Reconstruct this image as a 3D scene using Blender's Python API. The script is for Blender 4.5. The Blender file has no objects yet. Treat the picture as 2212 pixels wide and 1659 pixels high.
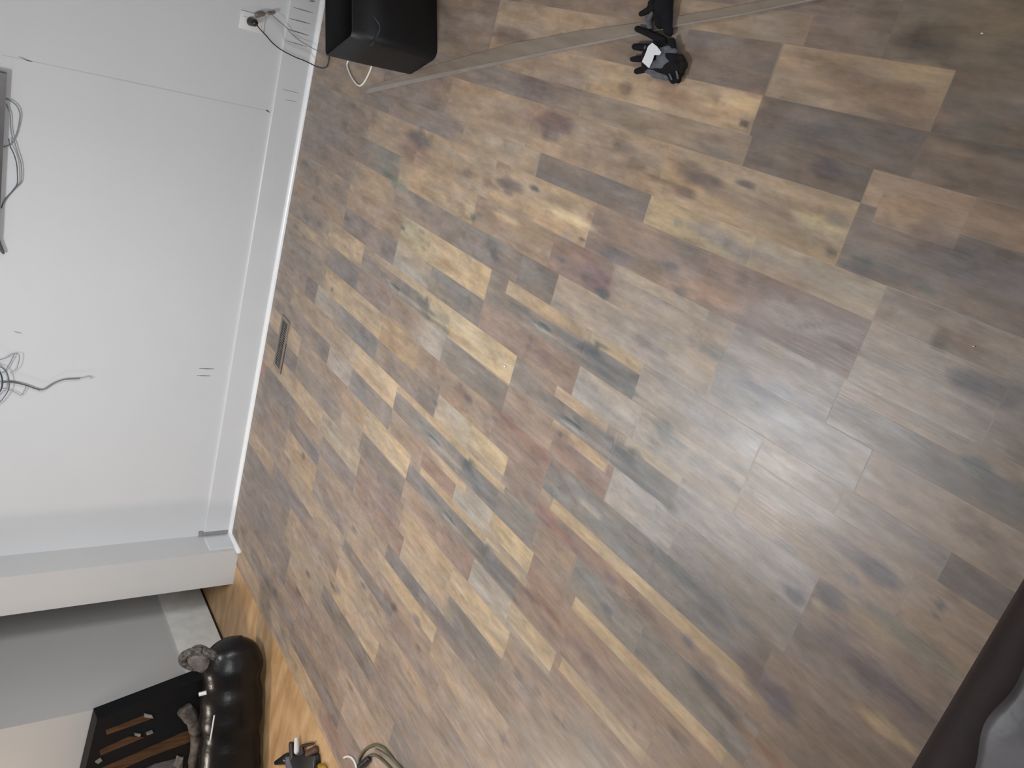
import bpy, bmesh, math, random
import numpy as np
from mathutils import Vector, Matrix, noise

random.seed(7)
C = bpy.context.scene.collection
SC = bpy.context.scene

# ------------------------------------------------------------------ camera
H = 1.6
F = 1789.2
CR = Vector((0.26586, -0.532973, -0.80328))        # world X,Y,Z in camera (right, down, forward)
CX = Vector((0.2658603, -0.89718764, -0.35266506))
CY = Vector((-0.5329731, -0.44163218, 0.72173451))
CZ = Vector((-0.80327952, -0.00391956, -0.59558934))
cam_d = bpy.data.cameras.new('camera'); cam = bpy.data.objects.new('camera', cam_d); C.objects.link(cam)
cam_d.sensor_fit = 'HORIZONTAL'; cam_d.sensor_width = 36.0; cam_d.lens = 36.0 * F / 2212.0
cam_d.clip_start = 0.02
right = Vector((CX[0], CY[0], CZ[0])); up = -Vector((CX[1], CY[1], CZ[1])); back = -Vector((CX[2], CY[2], CZ[2]))
M = Matrix((right, up, back)).transposed().to_4x4()
M.translation = Vector((0, 0, H))
cam.matrix_world = M
SC.camera = cam

def ray(px, py):
    v = Vector(((px - 1106) / F, (py - 829.5) / F, 1.0))
    return Vector((v.dot(CX), v.dot(CY), v.dot(CZ)))
def fp(px, py, z=0.0):                              # pixel -> point on the level z
    r = ray(px, py); k = (z - H) / r.z; return Vector((r.x * k, r.y * k, z))
def wp(px, py, y=4.085):                            # pixel -> point on the wall plane y
    r = ray(px, py); k = y / r.y; return Vector((r.x * k, y, H + r.z * k))

# ------------------------------------------------------------------ world, lights, exposure
w = bpy.data.worlds.new('world'); SC.world = w; w.use_nodes = True
w.node_tree.nodes['Background'].inputs[0].default_value = (0.75, 0.85, 1.0, 1)
w.node_tree.nodes['Background'].inputs[1].default_value = 0.6
SC.view_settings.view_transform = 'Standard'; SC.view_settings.look = 'None'
SC.view_settings.gamma = 1.0; SC.view_settings.use_curve_mapping = False
SC.view_settings.exposure = 0.07

def area(name, loc, rot, sx, sy, power, color, shape='RECTANGLE', spread=180):
    d = bpy.data.lights.new(name, 'AREA'); d.shape = shape; d.size = sx; d.size_y = sy; d.energy = power; d.color = color
    d.spread = math.radians(spread)
    o = bpy.data.objects.new(name, d); C.objects.link(o); o.location = loc; o.rotation_euler = rot; return o
LAMP = (-1.52, 2.25, 2.36)
area('ceiling_lamp_light', LAMP, (0, 0, 0), 0.50, 0.50, 46, (0.945, 0.97, 1.0), 'DISK')
area('window_daylight', (5.5, -2.8, 2.1), (math.radians(84), 0, math.radians(52)), 1.3, 1.2, 420, (0.92, 0.96, 1.0))
area('rear_fill', (-0.9, -1.82, 1.5), (math.radians(90), 0, 0), 1.8, 1.2, 78, (0.93, 0.965, 1.0))  # added fill light behind the camera, no window seen there
area('hall_lamp_light', (-4.6, 2.75, 2.35), (0, 0, 0), 0.3, 0.3, 33, (1.0, 0.87, 0.73), 'DISK')

# ------------------------------------------------------------------ helpers
def lin(c):
    c = c / 255.0
    return c / 12.92 if c <= 0.04045 else ((c + 0.055) / 1.055) ** 2.4
def hexlin(h): return tuple(lin(int(h[i:i + 2], 16)) for i in (0, 2, 4))
def mat(name, rgb, rough=0.6, spec=0.5, metal=0.0, noise_amt=0.0, noise_scale=20.0, bump=0.0, bump_scale=60.0, coat=0.0, sheen=0.0, rgb2=None, stretch=None):
    m = bpy.data.materials.new(name); m.use_nodes = True; nt = m.node_tree; b = nt.nodes['Principled BSDF']
    b.inputs['Roughness'].default_value = rough; b.inputs['Specular IOR Level'].default_value = spec
    b.inputs['Metallic'].default_value = metal; b.inputs['Coat Weight'].default_value = coat; b.inputs['Sheen Weight'].default_value = sheen
    tc = nt.nodes.new('ShaderNodeTexCoord'); mp = nt.nodes.new('ShaderNodeMapping'); nt.links.new(tc.outputs['Object'], mp.inputs[0])
    if stretch: mp.inputs['Scale'].default_value = stretch
    n = nt.nodes.new('ShaderNodeTexNoise'); n.inputs['Scale'].default_value = noise_scale; n.inputs['Detail'].default_value = 5
    nt.links.new(mp.outputs[0], n.inputs[0])
    mx = nt.nodes.new('ShaderNodeMix'); mx.data_type = 'RGBA'
    c2 = rgb2 if rgb2 else tuple(max(0, v * (1 - noise_amt)) for v in rgb)
    mx.inputs[6].default_value = (*rgb, 1); mx.inputs[7].default_value = (*c2, 1)
    rp = nt.nodes.new('ShaderNodeMapRange'); rp.inputs[1].default_value = 0.35; rp.inputs[2].default_value = 0.65
    nt.links.new(n.outputs[0], rp.inputs[0]); nt.links.new(rp.outputs[0], mx.inputs[0]); nt.links.new(mx.outputs[2], b.inputs['Base Color'])
    if bump:
        n2 = nt.nodes.new('ShaderNodeTexNoise'); n2.inputs['Scale'].default_value = bump_scale; n2.inputs['Detail'].default_value = 4
        nt.links.new(mp.outputs[0], n2.inputs[0])
        bp = nt.nodes.new('ShaderNodeBump'); bp.inputs['Strength'].default_value = bump; bp.inputs['Distance'].default_value = 0.01
        nt.links.new(n2.outputs[0], bp.inputs['Height']); nt.links.new(bp.outputs[0], b.inputs['Normal'])
    return m

def obj(name, verts, faces, m=None, parent=None, smooth=False):
    me = bpy.data.meshes.new(name); me.from_pydata([tuple(v) for v in verts], [], faces); me.update()
    bm = bmesh.new(); bm.from_mesh(me); bmesh.ops.recalc_face_normals(bm, faces=bm.faces); bm.to_mesh(me); bm.free()
    o = bpy.data.objects.new(name, me); C.objects.link(o)
    if m: me.materials.append(m)
    if smooth:
        for p in me.polygons: p.use_smooth = True
    if parent: o.parent = parent; o.matrix_parent_inverse = parent.matrix_world.inverted() if False else Matrix.Translation(-parent.location)
    return o
def tag(o, label, cat, group=None):
    o['label'] = label; o['category'] = cat
    if group: o['group'] = group
    return o
def struct(o, label=None):
    o['kind'] = 'structure'
    if label: o['label'] = label
    return o
def thing(name, label, cat, loc, group=None):
    o = bpy.data.objects.new(name, None); C.objects.link(o); o.location = loc; o.empty_display_size = 0.05
    return tag(o, label, cat, group)
def merge(parts):
    V = []; Fc = []
    for v, f in parts:
        n = len(V); V += list(v); Fc += [tuple(i + n for i in q) for q in f]
    return V, Fc
def boxg(x0, x1, y0, y1, z0, z1):
    v = [Vector((x, y, z)) for x in (x0, x1) for y in (y0, y1) for z in (z0, z1)]
    return v, [(0, 1, 3, 2), (4, 6, 7, 5), (0, 4, 5, 1), (2, 3, 7, 6), (0, 2, 6, 4), (1, 5, 7, 3)]
def prism(poly, z0, z1):                            # poly: list of (x, y)
    n = len(poly); v = [Vector((p[0], p[1], z0)) for p in poly] + [Vector((p[0], p[1], z1)) for p in poly]
    f = [tuple(range(n))[::-1], tuple(range(n, 2 * n))] + [(i, (i + 1) % n, n + (i + 1) % n, n + i) for i in range(n)]
    return v, f
def smooth_path(pts, sub=6):
    pts = [Vector(p) for p in pts]; out = []
    for i in range(len(pts) - 1):
        p0 = pts[max(i - 1, 0)]; p1 = pts[i]; p2 = pts[i + 1]; p3 = pts[min(i + 2, len(pts) - 1)]
        for j in range(sub):
            t = j / sub
            out.append(0.5 * ((2 * p1) + (-p0 + p2) * t + (2 * p0 - 5 * p1 + 4 * p2 - p3) * t * t + (-p0 + 3 * p1 - 3 * p2 + p3) * t ** 3))
    out.append(pts[-1]); return out
def tube(path, r, seg=8, caps=True):                # r: number or list
    path = [Vector(p) for p in path]; n = len(path)
    rs = r if isinstance(r, (list, tuple)) else [r] * n
    if len(rs) != n: rs = [rs[0] + (rs[-1] - rs[0]) * i / (n - 1) for i in range(n)] if len(rs) == 2 else [rs[min(int(i * len(rs) / n), len(rs) - 1)] for i in range(n)]
    V = []; Fc = []; prev = None
    for i, p in enumerate(path):
        d = (path[min(i + 1, n - 1)] - path[max(i - 1, 0)])
        d = d.normalized() if d.length > 1e-9 else Vector((0, 0, 1))
        a = prev - d * prev.dot(d) if prev else (Vector((0, 0, 1)).cross(d) if abs(d.z) < 0.95 else Vector((1, 0, 0)).cross(d))
        a.normalize(); prev = a; b = d.cross(a)
        for k in range(seg):
            t = 2 * math.pi * k / seg; V.append(p + (a * math.cos(t) + b * math.sin(t)) * rs[i])
    for i in range(n - 1):
        for k in range(seg): Fc.append((i * seg + k, i * seg + (k + 1) % seg, (i + 1) * seg + (k + 1) % seg, (i + 1) * seg + k))
    if caps: Fc += [tuple(range(seg))[::-1], tuple(range((n - 1) * seg, n * seg))]
    return V, Fc
def capsule(p0, p1, r0, r1, seg=12):
    p0 = Vector(p0); p1 = Vector(p1); d = (p1 - p0).normalized(); path = []; rs = []
    for i in range(1, 5):
        t = math.pi / 2 * i / 5; path.append(p0 - d * r0 * math.cos(t)); rs.append(r0 * math.sin(t))
    for i in range(5): path.append(p0.lerp(p1, i / 4)); rs.append(r0 + (r1 - r0) * i / 4)
    for i in range(4, 0, -1):
        t = math.pi / 2 * i / 5; path.append(p1 + d * r1 * math.cos(t)); rs.append(r1 * math.sin(t))
    return tube(path, rs, seg)
def bevel(o, wd, seg=3, angle=40):
    m = o.modifiers.new('bevel', 'BEVEL'); m.width = wd; m.segments = seg; m.limit_method = 'ANGLE'; m.angle_limit = math.radians(angle)
    for p in o.data.polygons: p.use_smooth = True
    return o
def remesh(o, vox, smooth=3):
    m = o.modifiers.new('remesh', 'REMESH'); m.mode = 'VOXEL'; m.voxel_size = vox; m.use_smooth_shade = True
    s = o.modifiers.new('smooth', 'SMOOTH'); s.iterations = smooth; s.factor = 0.5
    return o

# ------------------------------------------------------------------ materials
WALL = mat('wall_paint', (0.555, 0.562, 0.57), 0.55, 0.3, noise_amt=0.02, noise_scale=3, bump=0.03, bump_scale=180)
TRIM = mat('trim_paint', (0.57, 0.578, 0.588), 0.35, 0.5, noise_amt=0.02, noise_scale=6)
HALLW = mat('hall_wall_paint', (0.43, 0.42, 0.41), 0.6, 0.3, noise_amt=0.03, noise_scale=3)
CEIL = mat('ceiling_paint', (0.7, 0.7, 0.69), 0.8, 0.2, noise_amt=0.02)
PIERM = mat('pier_paint_shaded', (0.50, 0.495, 0.49), 0.5, 0.4, noise_amt=0.02, noise_scale=4)  # wall white darkened for the pier, its shade put into the colour
DARKM = mat('surface_mark', (0.10, 0.10, 0.11), 0.7, 0.2, rgb2=(0.24, 0.24, 0.25), noise_scale=50)
SEG = [  # board tones; some hold the glare and brightness in their colour
(-6,0,0.2068,0.3,1.4,'685d54'),(-5,0,0.2068,0.3,1.1,'625a50'),(-5,0,0.2068,1.1,1.5,'6c6058'),(-5,0,0.2068,1.5,4.2,'76675c'),
(-5,0.14,0.2068,1.3,1.8,'847566'),(-6,0,0.2068,1.4,4.2,'76675c'),(-4,0,0.115,0.2,0.937,'645b52'),(-4,0,0.115,0.937,1.355,'907e6b'),
(-4,0,0.115,1.355,1.66,'675d57'),(-4,0,0.115,1.66,2,'7a6b5f'),(-4,0,0.115,2,2.56,'927f6c'),(-4,0,0.2068,2.56,4.2,'7a6c60'),
(-4,0.115,0.2068,0.2,0.6,'625a54'),(-4,0.115,0.2068,0.6,0.94,'695f57'),(-4,0.115,0.2068,0.94,1.362,'625b57'),(-4,0.115,0.2068,1.362,2,'9e8a73'),
(-4,0.115,0.2068,2,2.56,'927f6c'),(-3,0,0.07,0.2,0.8,'837265'),(-3,0,0.07,0.8,1.021,'927f6e'),(-3,0,0.07,1.021,1.35,'635c57'),
(-3,0,0.07,1.35,2,'807467'),(-3,0,0.07,2,2.7,'70665f'),(-3,0,0.07,2.7,4.2,'74685f'),(-3,0.07,0.2068,0.2,0.6,'70645c'),(-3,0.07,0.2068,0.6,1.021,'756b65'),
(-3,0.07,0.2068,1.021,1.6,'9e8a73'),(-3,0.07,0.2068,1.6,2.22,'927f6c'),(-3,0.07,0.2068,2.22,2.75,'927f6b'),(-3,0.07,0.2068,2.75,3.3,'746861'),
(-3,0.07,0.2068,3.3,4.2,'807164'),(-3,0.03,0.1,0.8,0.98,'968371'),(-2,0,0.075,0.2,0.893,'887f78'),(-2,0,0.075,0.893,1.24,'9b8f7f'),
(-2,0,0.075,1.24,1.61,'a49378'),(-2,0,0.075,1.61,2.125,'6a635f'),(-2,0,0.075,2.125,2.6,'928372'),(-2,0,0.075,2.6,3.2,'7a6e66'),
(-2,0,0.075,3.2,3.45,'6c625b'),(-2,0,0.075,3.45,4.2,'7e6f61'),(-2,0.075,0.2068,0.2,0.6,'80766e'),(-2,0.075,0.2068,0.6,0.893,'948980'),
(-2,0.075,0.2068,0.893,1.35,'786a65'),(-2,0.075,0.2068,1.35,1.81,'817167'),(-2,0.075,0.2068,1.81,2.35,'9e8a73'),(-2,0.075,0.2068,2.35,2.9,'96846f'),
(-2,0.075,0.2068,2.9,3.35,'8c7b69'),(-2,0.075,0.2068,3.35,4.2,'766b63'),(-1,0,0.106,0.2,0.9,'726c67'),(-1,0,0.106,0.9,1.21,'8c8480'),
(-1,0,0.106,1.21,1.66,'92867c'),(-1,0,0.106,1.66,1.95,'7a6862'),(-1,0,0.106,1.95,2.413,'867667'),(-1,0,0.106,2.413,3,'98856e'),
(-1,0,0.106,3,3.3,'6e6b65'),(-1,0,0.106,3.3,4.2,'726862'),(-1,0,0.035,0.35,0.9,'8e8278'),(-1,0,0.03,1.3,1.65,'a09484'),(-1,0.106,0.2068,0.2,0.78,'908175'),
(-1,0.106,0.2068,0.78,1.213,'86807c'),(-1,0.106,0.2068,1.213,1.884,'93887d'),(-1,0.106,0.2068,1.884,2.08,'66615d'),(-1,0.106,0.2068,2.08,2.6,'756d68'),
(-1,0.106,0.2068,2.6,3,'7a7069'),(-1,0.106,0.2068,3,3.4,'94816c'),(-1,0.106,0.2068,3.4,4.2,'766b64'),(0,0,0.065,0.2,0.56,'5d5653'),
(0,0,0.065,0.56,0.8,'837871'),(0,0,0.065,0.8,1.023,'8c837d'),(0,0.065,0.2068,0.2,0.6,'8a796a'),(0,0.065,0.2068,0.6,1.023,'8a7d73'),
(0,0,0.11,1.023,1.446,'8a847f'),(0,0,0.11,1.446,1.68,'6c6966'),(0,0,0.034,1.446,1.67,'a2927a'),(0,0,0.11,1.68,2.223,'706a65'),
(0,0,0.045,1.7,2.12,'9e8c75'),(0,0.11,0.2068,1.023,1.4,'948a80'),(0,0.11,0.2068,1.4,1.678,'958e86'),(0,0.11,0.2068,1.678,1.95,'806e63'),
(0,0.11,0.2068,1.95,2.223,'7c6d65'),(0,0,0.11,2.223,2.65,'a89479'),(0,0,0.11,2.65,2.89,'9c9076'),(0,0,0.11,2.89,3.12,'867565'),
(0,0,0.11,3.12,3.42,'8a7969'),(0,0,0.11,3.42,4.2,'7c7065'),(0,0.11,0.2068,2.223,2.6,'6a6763'),(0,0.11,0.2068,2.6,2.893,'958b7e'),
(0,0.11,0.2068,2.893,3.02,'675f5d'),(0,0.11,0.2068,3.02,3.42,'756b66'),(0,0.11,0.2068,3.42,4.2,'827264'),(1,0,0.098,0.2,0.772,'7e6f65'),
(1,0,0.098,0.772,1.2,'8c8480'),(1,0,0.11,1.2,1.45,'686866'),(1,0,0.028,1.2,1.42,'9e9280'),(1,0,0.11,1.45,1.973,'746e6a'),
(1,0,0.035,1.5,1.75,'9e8b75'),(1,0.098,0.2068,0.2,0.772,'70635b'),(1,0.098,0.2068,0.772,1.16,'746f6c'),(1,0.098,0.2068,1.16,1.424,'96918d'),
(1,0.098,0.2068,1.424,1.7,'7e6b62'),(1,0.098,0.2068,1.7,1.973,'84756a'),(1,0.098,0.135,1.45,1.72,'a38f77'),(1,0,0.108,1.973,2.4,'ac997c'),
(1,0,0.108,2.4,2.56,'988d76'),(1,0,0.108,2.56,2.8,'706b65'),(1,0,0.03,2.4,2.62,'a29278'),(1,0,0.03,2.62,3,'98866e'),(1,0.03,0.108,2.8,3.17,'7a6f67'),
(1,0,0.108,3.17,3.55,'9e8b75'),(1,0,0.108,3.55,4.2,'7a7068'),(1,0.108,0.2068,1.973,2.4,'686562'),(1,0.108,0.2068,2.4,2.6,'928b83'),
(1,0.108,0.2068,2.6,2.85,'806e60'),(1,0.108,0.2068,2.85,3.17,'766b65'),(1,0.108,0.2068,3.17,3.5,'65615f'),(1,0.108,0.2068,3.5,4.2,'867668'),
(1,0.108,0.15,3.5,3.9,'988670'),(2,0,0.11,0.2,0.8,'74655a'),(2,0,0.11,0.8,1.2,'686563'),(2,0,0.11,1.2,1.68,'6f6d6a'),(2,0,0.11,1.68,2,'826e63'),
(2,0,0.11,2,2.35,'867668'),(2,0,0.11,2.35,2.55,'78675b'),(2,0,0.11,2.55,2.88,'947e64'),(2,0,0.11,2.88,3.5,'9c886f'),(2,0,0.11,3.5,4.2,'7a7067'),
(2,0.11,0.2068,0.2,0.8,'76665a'),(2,0.11,0.2068,0.8,1.2,'7e6c60'),(2,0.11,0.15,0.8,1.62,'a39074'),(2,0.15,0.2068,1.2,1.68,'7c6960'),
(2,0.11,0.2068,1.68,1.873,'7f7065'),(2,0.11,0.18,1.873,2.11,'a89578'),(2,0.18,0.2068,1.873,2.11,'8c8071'),(2,0.11,0.2068,2.11,2.35,'958a7a'),
(2,0.11,0.2068,2.35,2.5,'645d59'),(2,0.11,0.2068,2.5,2.88,'7a6f67'),(2,0.11,0.2068,2.88,3.3,'6c6966'),(2,0.11,0.2068,3.3,3.56,'92897f'),
(2,0.11,0.2068,3.56,3.7,'635d5b'),(2,0.11,0.2068,3.7,4.2,'786d66'),(3,0,0.11,0.2,0.75,'7a6a5f'),(3,0,0.11,0.75,1.15,'6d6964'),
(3,0,0.11,1.15,1.449,'74706a'),(3,0,0.11,1.449,1.65,'867566'),(3,0,0.11,1.65,1.873,'686663'),(3,0,0.028,1.85,2.08,'9e8d75'),
(3,0,0.03,2.1,2.45,'a08d74'),(3,0.03,0.11,1.873,2.1,'686562'),(3,0.03,0.11,2.1,2.649,'706b66'),(3,0,0.11,2.649,3.1,'a49179'),
(3,0,0.11,3.1,3.3,'8a7c6a'),(3,0,0.11,3.3,3.85,'887868'),(3,0,0.11,3.85,4.2,'766c64'),(3,0.11,0.155,0.8,1.41,'a28e72'),(3,0.155,0.2068,0.8,1.45,'7f6c60'),
(3,0.11,0.2068,0.2,0.8,'78665a'),(3,0.11,0.2068,1.449,1.63,'7b6a60'),(3,0.11,0.185,1.63,1.875,'a59377'),(3,0.185,0.2068,1.63,1.875,'82766a'),
(3,0.11,0.2068,1.875,2.111,'928c83'),(3,0.11,0.2068,2.111,2.36,'7f6b60'),(3,0.11,0.145,2.05,2.45,'9d8a74'),(3,0.11,0.2068,2.36,2.649,'857568'),
(3,0.11,0.2068,2.649,3.05,'6c6763'),(3,0.11,0.2068,3.05,3.31,'92897f'),(3,0.11,0.2068,3.31,3.45,'686260'),(3,0.11,0.2068,3.45,4.2,'7a6e67'),
(4,0,0.11,0.2,1,'74655a'),(4,0,0.11,1,1.4,'806e62'),(4,0,0.11,1.4,1.66,'7a685e'),(4,0,0.11,1.66,1.85,'68635f'),(4,0,0.028,1.62,1.87,'9c8c76'),
(4,0.03,0.11,1.85,2.437,'6e6965'),(4,0,0.03,1.9,2.35,'9c8a73'),(4,0,0.11,2.437,2.85,'a49076'),(4,0,0.11,2.85,3.1,'887665'),
(4,0,0.11,3.1,3.64,'827367'),(4,0,0.11,3.64,4.2,'988670'),(4,0.11,0.2068,0.2,1,'7a695d'),(4,0.11,0.2068,1,1.41,'7e6d62'),
(4,0.11,0.15,1,1.38,'9c8971'),(4,0.112,0.185,1.41,1.66,'a08f77'),(4,0.185,0.2068,1.41,1.66,'877b6e'),(4,0.11,0.2068,1.66,1.9,'8e8880'),
(4,0.11,0.2068,1.9,2.15,'7d6a5f'),(4,0.11,0.2068,2.15,2.437,'897768'),(4,0.11,0.2068,2.437,2.85,'68625e'),(4,0.11,0.2068,2.85,3.07,'928577'),
(4,0.11,0.2068,3.07,3.64,'766c65'),(4,0.11,0.2068,3.64,4.2,'68625f'),(5,0,0.11,0.4,1,'7c6b5f'),(5,0,0.11,1,1.3,'6e6660'),
(5,0,0.11,1.3,1.623,'7d6e63'),(5,0,0.11,1.623,2,'a08d74'),(5,0,0.11,2,2.4,'968470'),(5,0,0.11,2.4,2.82,'7a6960'),(5,0,0.11,2.82,3.25,'8e8272'),
(5,0,0.11,3.25,3.5,'9e8a71'),(5,0,0.11,3.5,4.02,'96846e'),(5,0.08,0.2068,1.95,2.347,'968674'),(5,0.11,0.2068,2.347,2.6,'76635a'),
(5,0.11,0.2068,2.6,2.82,'7e6d63'),(5,0.11,0.2068,0.4,1.1,'78685d'),(5,0.11,0.2068,1.1,1.623,'807166'),(5,0.11,0.2068,1.623,1.98,'65605b'),
(5,0.11,0.2068,2.82,3.2,'706763'),(5,0.11,0.2068,3.2,3.55,'867566'),(5,0.11,0.2068,3.55,4.02,'645e5c'),(6,0,0.07,1,1.75,'7c7065'),
(6,0,0.07,1.75,2.1,'6a625e'),(6,0,0.07,2.1,2.45,'686360'),(6,0,0.07,2.45,3.2,'867667'),(6,0.07,0.2068,1,1.5,'74655c'),(6,0.07,0.2068,1.5,2,'8c7c6c'),
(6,0.07,0.14,2,2.5,'9c8971'),(6,0.14,0.2068,2,2.5,'847466'),(6,0.07,0.2068,2.5,2.8,'8a7969'),(6,0,0.07,3.2,3.6,'645e5e'),
(6,0.07,0.2068,2.8,3.2,'7a6e67'),(6,0.07,0.2068,3.2,3.6,'96826c'),(6,0,0.2068,3.6,4.2,'766a62'),(7,0,0.11,1.3,1.9,'867668'),
(7,0,0.11,1.9,2.3,'7a6a61'),(7,0,0.06,2.3,2.8,'68625e'),(7,0.06,0.2068,2.5,2.81,'928170'),(7,0.06,0.2068,2.81,3.2,'7c6d63'),
(7,0.11,0.2068,1.3,1.9,'786a61'),(7,0.11,0.2068,1.9,2.5,'8a796a'),(7,0,0.11,2.8,3.5,'8e7e6c'),(7,0.11,0.2068,3.2,3.7,'6b6360'),
(7,0,0.11,3.5,4.2,'847467'),(8,0,0.11,2.34,2.8,'9a8671'),(8,0,0.11,2.8,3.3,'867768'),(8,0.11,0.2068,2.34,2.9,'67615c'),(8,0.11,0.2068,2.9,3.4,'8e7e6c'),
(8,0,0.11,1.5,2.34,'7c6e63'),(8,0.11,0.2068,1.5,2.34,'76685f'),(8,0,0.2068,3.4,4.2,'726862'),(9,0,0.11,1.8,2.1,'68625e'),
(9,0,0.11,2.1,3,'807166'),(9,0.11,0.2068,1.8,2.6,'927e6e'),(9,0.11,0.2068,2.6,3.3,'766860'),(9,0,0.11,3,3.3,'8a7a69'),(9,0,0.2068,3.3,3.8,'6c635e'),
(9,0,0.2068,3.8,4.2,'746a64'),(10,0,0.11,2,2.5,'948070'),(10,0.11,0.2068,2,2.5,'7a6a60'),(10,0,0.11,2.5,3.2,'7e6f64'),(10,0.11,0.2068,2.5,3.1,'6e645e'),
(10,0,0.2068,3.1,4.2,'7e7064'),(10,0.08,0.15,3.1,3.8,'6c635f'),
]
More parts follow.
